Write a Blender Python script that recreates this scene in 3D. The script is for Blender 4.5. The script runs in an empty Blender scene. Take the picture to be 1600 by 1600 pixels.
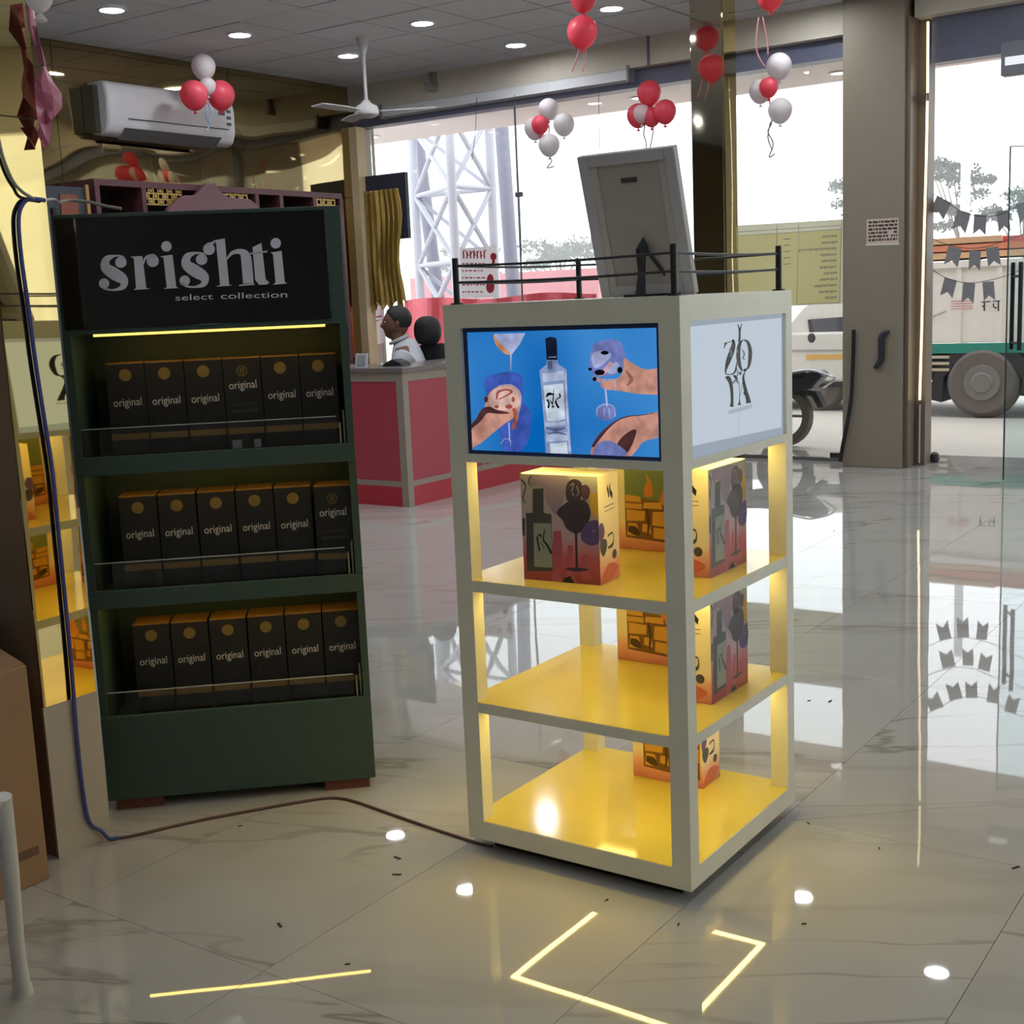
import bpy, bmesh, math, random
from mathutils import Vector, Matrix

random.seed(7)
SC = bpy.context.scene
COL = SC.collection

# ------------------------------------------------------------------ camera
FPX = 1990.15                       # focal length in pixels of the 1600 px frame
YAW, PITCH, ROLL = -0.610982, 0.166369, -0.0430312
CAM = Vector((0, 0, 1.5))
_f = Vector((math.sin(YAW) * math.cos(PITCH), math.cos(YAW) * math.cos(PITCH), -math.sin(PITCH)))
_r0 = Vector((math.cos(YAW), -math.sin(YAW), 0))
_u0 = _r0.cross(_f)
_r = _r0 * math.cos(ROLL) + _u0 * math.sin(ROLL)
_u = _r0 * -math.sin(ROLL) + _u0 * math.cos(ROLL)
cam_data = bpy.data.cameras.new('camera')
cam_data.sensor_width = 36
cam_data.lens = FPX * 36 / 1600
cam_data.clip_start = 0.05
cam_data.clip_end = 400
cam = bpy.data.objects.new('camera', cam_data)
M = Matrix((_r, _u, -_f)).transposed().to_4x4()
M.translation = CAM
cam.matrix_world = M
COL.objects.link(cam)
SC.camera = cam

# ------------------------------------------------------------------ world: white overcast sky
world = bpy.data.worlds.new('overcast_sky')
SC.world = world
world.use_nodes = True
wn, wl = world.node_tree.nodes, world.node_tree.links
bg = wn['Background']
bg.inputs['Color'].default_value = (0.92, 0.96, 1.0, 1)
bg.inputs['Strength'].default_value = 3.0

SC.view_settings.view_transform = 'Standard'
SC.view_settings.look = 'None'
SC.view_settings.exposure = 0.0
SC.view_settings.gamma = 1.0
SC.view_settings.use_curve_mapping = False
SC.cycles.max_bounces = 8
SC.cycles.diffuse_bounces = 3
SC.cycles.glossy_bounces = 4
SC.cycles.transparent_max_bounces = 16
SC.cycles.volume_bounces = 1
SC.cycles.use_light_tree = False
SC.cycles.sample_clamp_indirect = 6
SC.cycles.caustics_reflective = False
SC.cycles.caustics_refractive = False

DOWNLIGHT = 112.0        # emission of a downlight diffuser
KIOSK_LED = 27.0
RACK_LED = 2.4
COLUMN_LED = 2.6
HAZE = 0.0045


def ray(px, py):
    return _f + _r * ((px - 800) / FPX) - _u * ((py - 800) / FPX)


def W(px, py, axis, val):
    """the point of the plane axis=val that the photograph shows at a pixel"""
    d = ray(px, py)
    return CAM + d * ((val - CAM[axis]) / d[axis])


# ------------------------------------------------------------------ helpers
def lin(c):
    c = c / 255.0
    return c / 12.92 if c <= 0.04045 else ((c + 0.055) / 1.055) ** 2.4


def rgb(r, g, b):
    return (lin(r), lin(g), lin(b), 1)


_mats = {}


def mat(name, col, rough=0.5, metal=0.0, spec=0.5, emit=None, estr=0.0, coat=0.0, trans=0.0, bump=None, sub=0.0):
    if name in _mats:
        return _mats[name]
    m = bpy.data.materials.new(name)
    m.use_nodes = True
    nt = m.node_tree
    b = nt.nodes['Principled BSDF']
    b.inputs['Base Color'].default_value = col
    b.inputs['Roughness'].default_value = rough
    b.inputs['Metallic'].default_value = metal
    b.inputs['Specular IOR Level'].default_value = spec
    b.inputs['Coat Weight'].default_value = coat
    b.inputs['Transmission Weight'].default_value = trans
    if emit:
        b.inputs['Emission Color'].default_value = emit
        b.inputs['Emission Strength'].default_value = estr
    # every surface gets a faint procedural mottling so that nothing is a flat fill
    if not emit and not trans:
        tc = nt.nodes.new('ShaderNodeTexCoord')
        nz = nt.nodes.new('ShaderNodeTexNoise')
        nz.inputs['Scale'].default_value = bump[0] if bump else 9.0
        nz.inputs['Detail'].default_value = 3
        nt.links.new(tc.outputs['Object'], nz.inputs['Vector'])
        mx = nt.nodes.new('ShaderNodeMix')
        mx.data_type = 'RGBA'
        mx.inputs[6].default_value = tuple(c * 0.93 for c in col[:3]) + (1,)
        mx.inputs[7].default_value = tuple(min(1, c * 1.06) for c in col[:3]) + (1,)
        nt.links.new(nz.outputs['Fac'], mx.inputs[0])
        nt.links.new(mx.outputs[2], b.inputs['Base Color'])
        if bump:
            bp = nt.nodes.new('ShaderNodeBump')
            bp.inputs['Strength'].default_value = bump[1]
            bp.inputs['Distance'].default_value = bump[2]
            nt.links.new(nz.outputs['Fac'], bp.inputs['Height'])
            nt.links.new(bp.outputs['Normal'], b.inputs['Normal'])
    _mats[name] = m
    return m


def sheer(name, col, share=0.5, rough=0.6):
    """thin paper, cloth or rubber that lets daylight glow through"""
    if name in _mats:
        return _mats[name]
    m = mat(name, col, rough)
    nt = m.node_tree
    b = nt.nodes['Principled BSDF']
    t = nt.nodes.new('ShaderNodeBsdfTranslucent')
    t.inputs[0].default_value = col
    mx = nt.nodes.new('ShaderNodeMixShader')
    mx.inputs[0].default_value = share
    nt.links.new(b.outputs[0], mx.inputs[1])
    nt.links.new(t.outputs[0], mx.inputs[2])
    nt.links.new(mx.outputs[0], nt.nodes['Material Output'].inputs[0])
    return m


def glow(name, col, s, sample='AUTO'):
    """something that gives off light itself (lamp, led strip, screen)"""
    if name in _mats:
        return _mats[name]
    m = bpy.data.materials.new(name)
    m.use_nodes = True
    nt = m.node_tree
    nt.nodes.clear()
    e = nt.nodes.new('ShaderNodeEmission')
    o = nt.nodes.new('ShaderNodeOutputMaterial')
    e.inputs['Color'].default_value = col
    e.inputs['Strength'].default_value = s
    nt.links.new(e.outputs[0], o.inputs[0])
    m.cycles.emission_sampling = sample
    _mats[name] = m
    return m


def glass(name, tint=(0.95, 0.98, 0.97, 1), refl=1.0, rough=0.0):
    if name in _mats:
        return _mats[name]
    m = bpy.data.materials.new(name)
    m.use_nodes = True
    nt = m.node_tree
    nt.nodes.clear()
    t = nt.nodes.new('ShaderNodeBsdfTransparent')
    g = nt.nodes.new('ShaderNodeBsdfGlossy')
    fr = nt.nodes.new('ShaderNodeFresnel')
    ml = nt.nodes.new('ShaderNodeMath')
    mx = nt.nodes.new('ShaderNodeMixShader')
    o = nt.nodes.new('ShaderNodeOutputMaterial')
    t.inputs[0].default_value = tint
    g.inputs['Roughness'].default_value = rough
    fr.inputs[0].default_value = 1.45
    ml.operation = 'MULTIPLY'
    ml.inputs[1].default_value = refl
    nt.links.new(fr.outputs[0], ml.inputs[0])
    nt.links.new(ml.outputs[0], mx.inputs[0])
    nt.links.new(t.outputs[0], mx.inputs[1])
    nt.links.new(g.outputs[0], mx.inputs[2])
    nt.links.new(mx.outputs[0], o.inputs[0])
    _mats[name] = m
    return m


class MB:
    """collects shapes for ONE mesh object"""

    def __init__(s):
        s.v, s.f = [], []

    def add(s, vs, fs):
        n = len(s.v)
        s.v += [Vector(p) for p in vs]
        s.f += [[i + n for i in f] for f in fs]
        return s

    def box(s, x0, x1, y0, y1, z0, z1):
        vs = [(x, y, z) for z in (z0, z1) for y in (y0, y1) for x in (x0, x1)]
        return s.add(vs, [(0, 2, 3, 1), (4, 5, 7, 6), (0, 1, 5, 4), (2, 6, 7, 3), (0, 4, 6, 2), (1, 3, 7, 5)])

    def poly(s, pts):
        return s.add(pts, [list(range(len(pts)))])

    def prism(s, pts, off):
        off = Vector(off)
        n = len(pts)
        a = [Vector(p) for p in pts]
        vs = a + [p + off for p in a]
        fs = [list(range(n))[::-1], list(range(n, 2 * n))]
        fs += [(i, (i + 1) % n, n + (i + 1) % n, n + i) for i in range(n)]
        return s.add(vs, fs)

    def tube(s, pts, r, n=8, caps=True, flat=None):
        P = [Vector(p) for p in pts]
        rs = list(r) if isinstance(r, (list, tuple)) else [r] * len(P)
        if len(rs) != len(P):                     # spread the given radii along the path
            src, m = rs, len(P)
            rs = []
            for i in range(m):
                q = i / (m - 1) * (len(src) - 1)
                k = min(int(q), len(src) - 2)
                rs.append(src[k] + (src[k + 1] - src[k]) * (q - k))
        up = None
        rings = []
        for i, p in enumerate(P):
            t = (P[min(i + 1, len(P) - 1)] - P[max(i - 1, 0)])
            if t.length < 1e-9:
                t = Vector((0, 0, 1))
            t.normalize()
            if up is None:
                up = Vector((0, 0, 1)) if abs(t.z) < 0.9 else Vector((0, 1, 0))
            a = t.cross(up).normalized()
            b = a.cross(t).normalized()
            up = b
            fl = flat or 1.0
            rings.append([p + a * (rs[i] * math.cos(2 * math.pi * k / n)) + b * (rs[i] * fl * math.sin(2 * math.pi * k / n)) for k in range(n)])
        vs = [q for ring in rings for q in ring]
        fs = []
        for i in range(len(P) - 1):
            for k in range(n):
                k2 = (k + 1) % n
                fs.append((i * n + k, i * n + k2, (i + 1) * n + k2, (i + 1) * n + k))
        if caps:
            fs.append(list(range(n))[::-1])
            fs.append([(len(P) - 1) * n + k for k in range(n)])
        return s.add(vs, fs)

    def cyl(s, p0, p1, r0, r1=None, n=16):
        return s.tube([p0, p1], [r0, r0 if r1 is None else r1], n)

    def lathe(s, prof, c=(0, 0, 0), n=20, axis='z', closed=False):
        c = Vector(c)
        vs, fs = [], []
        for (r, h) in prof:
            for k in range(n):
                a = 2 * math.pi * k / n
                q = {'z': (r * math.cos(a), r * math.sin(a), h), 'y': (r * math.cos(a), h, r * math.sin(a)), 'x': (h, r * math.cos(a), r * math.sin(a))}[axis]
                vs.append(c + Vector(q))
        for i in range(len(prof) - 1):
            for k in range(n):
                k2 = (k + 1) % n
                fs.append((i * n + k, i * n + k2, (i + 1) * n + k2, (i + 1) * n + k))
        if not closed:
            fs.append(list(range(n))[::-1])
            fs.append([(len(prof) - 1) * n + k for k in range(n)])
        else:
            i = len(prof) - 1
            for k in range(n):
                k2 = (k + 1) % n
                fs.append((i * n + k, i * n + k2, k2, k))
        return s.add(vs, fs)

    def ball(s, c, r, nu=20, nv=12, warp=None):
        rx, ry, rz = (r, r, r) if not isinstance(r, (tuple, list)) else r
        c = Vector(c)
        vs = [c + Vector((0, 0, -rz))]
        fs = []
        for j in range(1, nv):
            th = math.pi * j / nv
            for i in range(nu):
                ph = 2 * math.pi * i / nu
                vs.append(c + Vector((rx * math.sin(th) * math.cos(ph), ry * math.sin(th) * math.sin(ph), -rz * math.cos(th))))
        vs.append(c + Vector((0, 0, rz)))
        for i in range(nu):
            fs.append((0, 1 + (i + 1) % nu, 1 + i))
            for j in range(nv - 2):
                a = 1 + j * nu
                fs.append((a + i, a + (i + 1) % nu, a + nu + (i + 1) % nu, a + nu + i))
            fs.append((len(vs) - 1, 1 + (nv - 2) * nu + i, 1 + (nv - 2) * nu + (i + 1) % nu))
        if warp:
            vs = [warp(Vector(p)) for p in vs]
        return s.add(vs, fs)

    def grid(s, rows):
        nr, nc = len(rows), len(rows[0])
        return s.add([p for r in rows for p in r], [(j * nc + i, j * nc + i + 1, (j + 1) * nc + i + 1, (j + 1) * nc + i) for j in range(nr - 1) for i in range(nc - 1)])


def chain(o):
    m = Matrix.Identity(4)
    while o is not None:
        m = o.matrix_basis @ m
        o = o.parent
    return m


def tag(o, label=None, cat=None, group=None, kind=None):
    for k, v in (('label', label), ('category', cat), ('group', group), ('kind', kind)):
        if v:
            o[k] = v
    return o


def obj(name, mb, m, parent=None, label=None, cat=None, group=None, kind=None, smooth=False, bevel=0.0, local=False, solid=0.0, loc=None):
    """links the shapes of mb as ONE mesh object; shapes are given in world space unless local"""
    vs = mb.v
    if parent is not None:
        if not local:
            inv = chain(parent).inverted()
            vs = [inv @ p for p in vs]
        org = Vector((0, 0, 0))
    elif loc is not None:
        org = Vector(loc)
    else:
        xs, ys, zs = [p.x for p in vs], [p.y for p in vs], [p.z for p in vs]
        org = Vector(((min(xs) + max(xs)) / 2, (min(ys) + max(ys)) / 2, min(zs)))
    me = bpy.data.meshes.new(name)
    me.from_pydata([p - org for p in vs], [], mb.f)
    me.validate()
    me.update()
    bm = bmesh.new()
    bm.from_mesh(me)
    bmesh.ops.recalc_face_normals(bm, faces=bm.faces)
    bm.to_mesh(me)
    bm.free()
    if smooth:
        for p in me.polygons:
            p.use_smooth = True
        me.set_sharp_from_angle(angle=math.radians(42))
    me.materials.append(m)
    o = bpy.data.objects.new(name, me)
    o.location = org
    o.parent = parent
    COL.objects.link(o)
    if bevel:
        md = o.modifiers.new('bevel', 'BEVEL')
        md.width = bevel
        md.segments = 2
        md.limit_method = 'ANGLE'
    if solid:
        md = o.modifiers.new('solid', 'SOLIDIFY')
        md.thickness = solid
        md.offset = 0
    return tag(o, label, cat, group, kind)


def thing(name, label, cat, loc=(0, 0, 0), rz=0.0, group=None, kind=None):
    o = bpy.data.objects.new(name, None)
    o.empty_display_size = 0.1
    o.location = loc
    o.rotation_euler = (0, 0, rz)
    COL.objects.link(o)
    return tag(o, label, cat, group, kind)


def copy_tree(o, parent=None):
    c = o.copy()
    COL.objects.link(c)
    c.parent = parent
    for ch in list(o.children):
        copy_tree(ch, c)
    return c


# flat print: outlines given in a 2-D frame, carried onto a surface by a mapping function
def cr(pts, n=6, closed=True):
    """catmull-rom through tuples of any length"""
    out = []
    N = len(pts)
    rng = range(N) if closed else range(N - 1)
    for i in rng:
        g = (lambda j: pts[j % N]) if closed else (lambda j: pts[max(0, min(N - 1, j))])
        p0, p1, p2, p3 = g(i - 1), g(i), g(i + 1), g(i + 2)
        for k in range(n):
            t = k / n
            out.append(tuple(0.5 * (2 * b + (c - a) * t + (2 * a - 5 * b + 4 * c - d) * t * t + (3 * b - a - 3 * c + d) * t ** 3) for a, b, c, d in zip(p0, p1, p2, p3)))
    if not closed:
        out.append(tuple(pts[-1]))
    return out


def blob(pts, n=5):
    return [cr(pts, n)]


def disc(x, y, rx, ry=None, n=20):
    ry = ry or rx
    return [[(x + rx * math.cos(2 * math.pi * k / n), y + ry * math.sin(2 * math.pi * k / n)) for k in range(n)]]


def stroke(pts, n=5):
    """pts = (x, y, width): a pen stroke of changing width as quads"""
    c = cr(pts, n, closed=False) if len(pts) > 2 else pts
    L, R_ = [], []
    for i, p in enumerate(c):
        a, b = c[max(0, i - 1)], c[min(len(c) - 1, i + 1)]
        dx, dy = b[0] - a[0], b[1] - a[1]
        l = math.hypot(dx, dy) or 1
        nx, ny = -dy / l, dx / l
        w = max(p[2], 1e-5) / 2
        L.append((p[0] + nx * w, p[1] + ny * w))
        R_.append((p[0] - nx * w, p[1] - ny * w))
    return [[L[i], L[i + 1], R_[i + 1], R_[i]] for i in range(len(c) - 1)]


_txt = {}


def text_polys(s):
    """outlines of a word in the built-in font: faces in a 2-D frame, height of x about 0.5, plus its width"""
    if s in _txt:
        return _txt[s]
    cu = bpy.data.curves.new('word', 'FONT')
    cu.body = s
    cu.resolution_u = 3
    o = bpy.data.objects.new('word', cu)
    COL.objects.link(o)
    dg = bpy.context.evaluated_depsgraph_get()
    me = o.evaluated_get(dg).to_mesh()
    polys = [[(me.vertices[i].co.x, me.vertices[i].co.y) for i in p.vertices] for p in me.polygons]
    o.evaluated_get(dg).to_mesh_clear()
    bpy.data.objects.remove(o)
    bpy.data.curves.remove(cu)
    xs = [q[0] for p in polys for q in p] or [0, 1]
    _txt[s] = (polys, min(xs), max(xs))
    return _txt[s]


def word(s, x0, y0, x1, y1, h, mirror=False):
    """a word set from (x0,y0) to (x1,y1) on its baseline, cap height h, in a frame whose y runs DOWN"""
    polys, a, b = text_polys(s)
    dx, dy = (x1 - x0), (y1 - y0)
    l = math.hypot(dx, dy)
    ux, uy = dx / l, dy / l
    k = l / (b - a)
    out = []
    for p in polys:
        q = []
        for (x, y) in p:
            t = (x - a) * k
            if mirror:
                t = l - t
            v = y / 0.7 * h
            q.append((x0 + ux * t + uy * v, y0 + uy * t - ux * v))
        out.append(q)
    return out


def decal(name, polys, mp, m, parent, label=None, local=False):
    mb = MB()
    for p in polys:
        mb.poly([mp(*q) for q in p])
    return obj(name, mb, m, parent, label=label, local=local)


def ORD(i):
    return ['first', 'second', 'third', 'fourth', 'fifth', 'sixth', 'seventh', 'eighth'][i]

# ------------------------------------------------------------------ materials of the setting
def marble():
    m = bpy.data.materials.new('polished_marble')
    m.use_nodes = True
    nt = m.node_tree
    b = nt.nodes['Principled BSDF']
    g = nt.nodes.new('ShaderNodeNewGeometry')
    oi = nt.nodes.new('ShaderNodeObjectInfo')
    sc = nt.nodes.new('ShaderNodeVectorMath')
    sc.operation = 'MULTIPLY'
    sc.inputs[1].default_value = (0.38, 1.7, 1.0)
    rot = nt.nodes.new('ShaderNodeVectorRotate')
    rot.rotation_type = 'Z_AXIS'
    rot.inputs['Angle'].default_value = -0.48
    off = nt.nodes.new('ShaderNodeVectorMath')
    off.operation = 'ADD'
    rn = nt.nodes.new('ShaderNodeVectorMath')
    rn.operation = 'SCALE'
    rn.inputs[0].default_value = (3.1, 1.7, 0)
    nt.links.new(oi.outputs['Random'], rn.inputs['Scale'])
    nt.links.new(g.outputs['Position'], rot.inputs['Vector'])
    nt.links.new(rot.outputs[0], sc.inputs[0])
    nt.links.new(sc.outputs[0], off.inputs[0])
    nt.links.new(rn.outputs[0], off.inputs[1])

    def ridge(scale, detail, dist, width, power):
        n = nt.nodes.new('ShaderNodeTexNoise')
        n.inputs['Scale'].default_value = scale
        n.inputs['Detail'].default_value = detail
        n.inputs['Distortion'].default_value = dist
        nt.links.new(off.outputs[0], n.inputs['Vector'])
        a = nt.nodes.new('ShaderNodeMath')
        a.operation = 'SUBTRACT'
        a.inputs[1].default_value = 0.5
        nt.links.new(n.outputs['Fac'], a.inputs[0])
        c = nt.nodes.new('ShaderNodeMath')
        c.operation = 'ABSOLUTE'
        nt.links.new(a.outputs[0], c.inputs[0])
        r = nt.nodes.new('ShaderNodeMapRange')
        r.interpolation_type = 'SMOOTHSTEP'
        r.inputs['From Min'].default_value = 0.0
        r.inputs['From Max'].default_value = width
        r.inputs['To Min'].default_value = power
        r.inputs['To Max'].default_value = 0.0
        nt.links.new(c.outputs[0], r.inputs['Value'])
        return r.outputs[0]

    mask = nt.nodes.new('ShaderNodeTexNoise')
    mask.inputs['Scale'].default_value = 1.1
    mask.inputs['Detail'].default_value = 2
    nt.links.new(off.outputs[0], mask.inputs['Vector'])
    mr = nt.nodes.new('ShaderNodeMapRange')
    mr.inputs['From Min'].default_value = 0.40
    mr.inputs['From Max'].default_value = 0.60
    nt.links.new(mask.outputs['Fac'], mr.inputs['Value'])
    v1 = ridge(1.0, 6, 0.7, 0.014, 1.0)
    v2 = ridge(0.6, 4, 0.9, 0.05, 0.35)
    mxm = nt.nodes.new('ShaderNodeMath')
    mxm.operation = 'MAXIMUM'
    nt.links.new(v1, mxm.inputs[0])
    nt.links.new(v2, mxm.inputs[1])
    mu = nt.nodes.new('ShaderNodeMath')
    mu.operation = 'MULTIPLY'
    nt.links.new(mxm.outputs[0], mu.inputs[0])
    nt.links.new(mr.outputs[0], mu.inputs[1])
    mx = nt.nodes.new('ShaderNodeMix')
    mx.data_type = 'RGBA'
    mx.inputs[6].default_value = (0.43, 0.42, 0.39, 1)
    mx.inputs[7].default_value = (0.265, 0.25, 0.22, 1)
    nt.links.new(mu.outputs[0], mx.inputs[0])
    nt.links.new(mx.outputs[2], b.inputs['Base Color'])
    b.inputs['Roughness'].default_value = 0.02
    b.inputs['IOR'].default_value = 1.55
    # slight unevenness of the polish
    wv = nt.nodes.new('ShaderNodeTexNoise')
    wv.inputs['Scale'].default_value = 2.2
    wv.inputs['Detail'].default_value = 1
    nt.links.new(g.outputs['Position'], wv.inputs['Vector'])
    bp = nt.nodes.new('ShaderNodeBump')
    bp.inputs['Strength'].default_value = 0.14
    bp.inputs['Distance'].default_value = 0.004
    nt.links.new(wv.outputs['Fac'], bp.inputs['Height'])
    nt.links.new(bp.outputs['Normal'], b.inputs['Normal'])
    return m


def mirror(name, col, rough, wave_scale, wave):
    m = bpy.data.materials.new(name)
    m.use_nodes = True
    nt = m.node_tree
    b = nt.nodes['Principled BSDF']
    b.inputs['Base Color'].default_value = col
    b.inputs['Metallic'].default_value = 1.0
    b.inputs['Roughness'].default_value = rough
    g = nt.nodes.new('ShaderNodeNewGeometry')
    n = nt.nodes.new('ShaderNodeTexNoise')
    n.inputs['Scale'].default_value = wave_scale
    n.inputs['Detail'].default_value = 0
    nt.links.new(g.outputs['Position'], n.inputs['Vector'])
    bp = nt.nodes.new('ShaderNodeBump')
    bp.inputs['Strength'].default_value = 1.0
    bp.inputs['Distance'].default_value = wave
    nt.links.new(n.outputs['Fac'], bp.inputs['Height'])
    nt.links.new(bp.outputs['Normal'], b.inputs['Normal'])
    _mats[name] = m
    return m


MARBLE = marble()
GROUT = mat('tile_grout', rgb(112, 107, 98), 0.8)
CEIL = mat('ceiling_board', rgb(212, 212, 216), 0.85)
CEIL_GAP = mat('ceiling_gap', rgb(40, 40, 44), 0.9)
BEIGE = mat('beige_paint', rgb(140, 130, 115), 0.55)
BEAM = mat('beam_paint', rgb(214, 205, 190), 0.6)
DARKBAND = mat('dark_fascia', rgb(100, 104, 128), 0.4)
WALLP = mat('wall_paint', rgb(176, 174, 168), 0.7)
BRONZE = mirror('bronze_mirror', (0.42, 0.33, 0.17, 1), 0.03, 1.1, 0.035)
GOLDMIR = mirror('gold_mirror', (0.70, 0.58, 0.28, 1), 0.02, 1.2, 0.010)
STEEL = mirror('polished_steel', (0.50, 0.47, 0.38, 1), 0.05, 1.5, 0.02)
PANE = glass('window_glass', (0.97, 0.985, 0.98, 1), 0.9)
DOORGLASS = glass('door_glass', (0.86, 0.92, 0.93, 1), 1.0)

# ------------------------------------------------------------------ room shell
XW, YF, ZC = -9.05, 10.5, 3.70          # left wall, shop front, ceiling
XR, YB = 3.6, -3.2                      # right wall, back wall

floor = obj('floor', MB().box(XW - .3, XR + .3, YB - .3, 11.12, -0.2, -0.006), GROUT, kind='structure', loc=(0, 0, 0))
TX, TY = 0.69, 1.38
tile_me = None
nx0 = math.ceil((XW + 1.372) / TX) - 1
for i in range(nx0, 8):
    for j in range(-4, 7):
        x0, y0 = -1.372 + i * TX, 1.87 + j * TY
        x1, y1 = x0 + TX, y0 + TY
        x0c, x1c, y0c, y1c = max(x0, XW), min(x1, XR), max(y0, YB), min(y1, 11.11)
        if x1c - x0c < 0.05 or y1c - y0c < 0.05:
            continue
        g = 0.0008
        o = obj('floor_tile', MB().box(x0c + g, x1c - g, y0c + g, y1c - g, -0.006, 0.0), MARBLE, floor)

# ceiling boards: square, with dark joints
ceiling = obj('ceiling', MB().box(XW - .3, XR + .3, YB - .3, YF + .1, ZC + 0.012, ZC + 0.15), CEIL_GAP, kind='structure', loc=(0, 0, 0))
T = 0.655
CX0, CY0 = -6.89, 9.36
rest = MB()
cache = {}
for i in range(-4, 17):
    for j in range(-20, 3):
        x0, y0 = CX0 + i * T, CY0 + j * T
        x0c, x1c, y0c, y1c = max(x0, XW), min(x0 + T, XR), max(y0, YB), min(y0 + T, 10.32)
        if x1c - x0c < 0.03 or y1c - y0c < 0.03:
            continue
        g = 0.0085
        dz = random.uniform(-0.002, 0.002)
        if x0 < -3.0 and y0 > 4.4:
            obj('ceiling_tile', MB().box(x0c + g, x1c - g, y0c + g, y1c - g, ZC + dz, ZC + 0.012), CEIL, ceiling)
        else:
            rest.box(x0c + g, x1c - g, y0c + g, y1c - g, ZC + dz, ZC + 0.012)
obj('ceiling_tile_field', rest, CEIL, ceiling, kind='stuff')

# left wall: painted below, bronze mirror sheets above the shelving
wl_ = obj('wall_left', MB().box(XW - .2, XW - .02, YB, YF + .2, 0, ZC + .01), WALLP, kind='structure')
ys = [YB, -1.2, 0.8, 2.8, 4.8, 6.75, 8.65, YF - .12]
for a, b in zip(ys[:-1], ys[1:]):
    obj('mirror_panel', MB().box(XW - .02, XW, a + .003, b - .003, 2.60, ZC), BRONZE, wl_)
    obj('mirror_panel', MB().box(XW - .02, XW, a + .003, b - .003, 0.1, 2.595), BRONZE, wl_)
obj('wall_back', MB().box(XW - .2, XR + .2, YB - .2, YB, 0, ZC + .01), WALLP, kind='structure')

# shop front: beam, dark fascia, corner posts
obj('trim_1', MB().box(XW, -3.77, 10.30, 10.62, 3.455, ZC + .012), BEAM, kind='structure')
obj('trim_2', MB().box(XW, -3.77, 10.40, 10.58, 3.30, 3.455), DARKBAND, kind='structure')
obj('trim_3', MB().box(-3.23, XR, 10.30, 10.62, 3.50, ZC + .012), BEAM, kind='structure')
obj('trim_4', MB().box(-3.13, XR, 10.42, 10.58, 3.16, 3.50), DARKBAND, kind='structure')
obj('trim_5', MB().box(-9.05, -8.95, 10.28, 10.42, 0, 3.30), mat('cream_post', rgb(240, 214, 170), 0.5), kind='structure')
for q, xb in enumerate((-5.55, -3.765)):
    obj('trim_%d' % (6 + q), MB().box(xb - .012, xb + .012, 10.292, 10.30, 3.455, ZC), DARKBAND, kind='structure')

# beige square column with a chrome edge
colm = obj('wall_column', MB().box(-3.765, -3.27, 10.20, 10.68, 0, ZC), BEIGE, kind='structure', bevel=.006)
obj('chrome_edge', MB().box(-3.27, -3.235, 10.24, 10.66, 0, 3.5), mat('chrome_trim', rgb(120, 108, 98), 0.4, 0.4), colm)
obj('door_jamb', MB().box(-3.235, -3.16, 10.45, 10.62, 0, 3.5), mat('door_jamb', rgb(120, 106, 92), 0.5), colm)

# windows left of the column
win1 = thing('window_1', None, None, (XW, YF, 0), kind='structure')
xs = [-8.95, -7.12, -5.62, -3.77]
for a, b in zip(xs[:-1], xs[1:]):
    obj('pane', MB().box(a + .004, b - .004, 10.494, 10.506, 0.02, 3.32), PANE, win1)
obj('bottom_channel', MB().box(-8.95, -3.77, 10.48, 10.52, 0, 0.03), mat('aluminium', rgb(130, 130, 135), 0.3, 0.8), win1)
for x in (-7.12,):
    obj('joint', MB().box(x - .004, x + .004, 10.488, 10.512, 0.03, 3.3), mat('silicone', rgb(120, 125, 135), 0.4), win1)
win2 = thing('window_2', None, None, (-1.0, YF, 0), kind='structure')
obj('pane', MB().box(-1.0, 1.2, 10.494, 10.506, 0.02, 3.2), PANE, win2)
obj('pane', MB().box(1.21, XR, 10.494, 10.506, 0.02, 3.2), PANE, win2)

# right wall: glazed towards the yard, out of the frame but lighting the shop
wr = obj('wall_right', MB().box(XR, XR + .25, YB, 1.6, 0, ZC), WALLP, kind='structure')
obj('trim_8', MB().box(XR, XR + .25, 1.6, YF, 3.0, ZC), BEAM, kind='structure')
obj('trim_9', MB().box(XR, XR + .25, 1.6, YF, 0, 0.9), BEAM, kind='structure')
win3 = thing('window_3', None, None, (XR, 2, 0.25), kind='structure')
for a, b in ((1.6, 4.6), (4.75, 7.6), (7.75, YF)):
    obj('pane', MB().box(XR + .1, XR + .112, a, b, 0.9, 3.2), PANE, win3)
for a in (4.6, 7.6):
    obj('mullion', MB().box(XR, XR + .2, a, a + .15, 0.9, 3.2), BEIGE, win3)

# unseen cream wall, added beyond the right-hand windows to cut the sky light
obj('light_block_wall', MB().box(7.2, 7.5, -6, 16, -.03, 6.5), mat('light_block_cream', rgb(236, 232, 220), .8), label='unseen cream wall added beyond the right windows to cut sky light', cat='wall')

# ------------------------------------------------------------------ downlights in their staggered grid
TRIM = mat('lamp_trim', rgb(225, 225, 228), 0.4)
LED_W = glow('downlight_diffuser', (0.93, 0.965, 1.0, 1), DOWNLIGHT)


def downlight(x, y, label, z=ZC):
    t = thing('downlight', label, 'ceiling light', (x, y, z - .003), group='round downlights in the ceiling')
    obj('trim_ring', MB().lathe([(.082, 0), (.105, 0), (.103, -.010), (.086, -.012)], (x, y, z - .002), 28, closed=True), TRIM, t, smooth=True)
    obj('diffuser', MB().poly([(x + .085 * math.cos(k * math.pi / 10), y + .085 * math.sin(k * math.pi / 10), z - .009) for k in range(20)]), LED_W, t)
    return t


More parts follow.
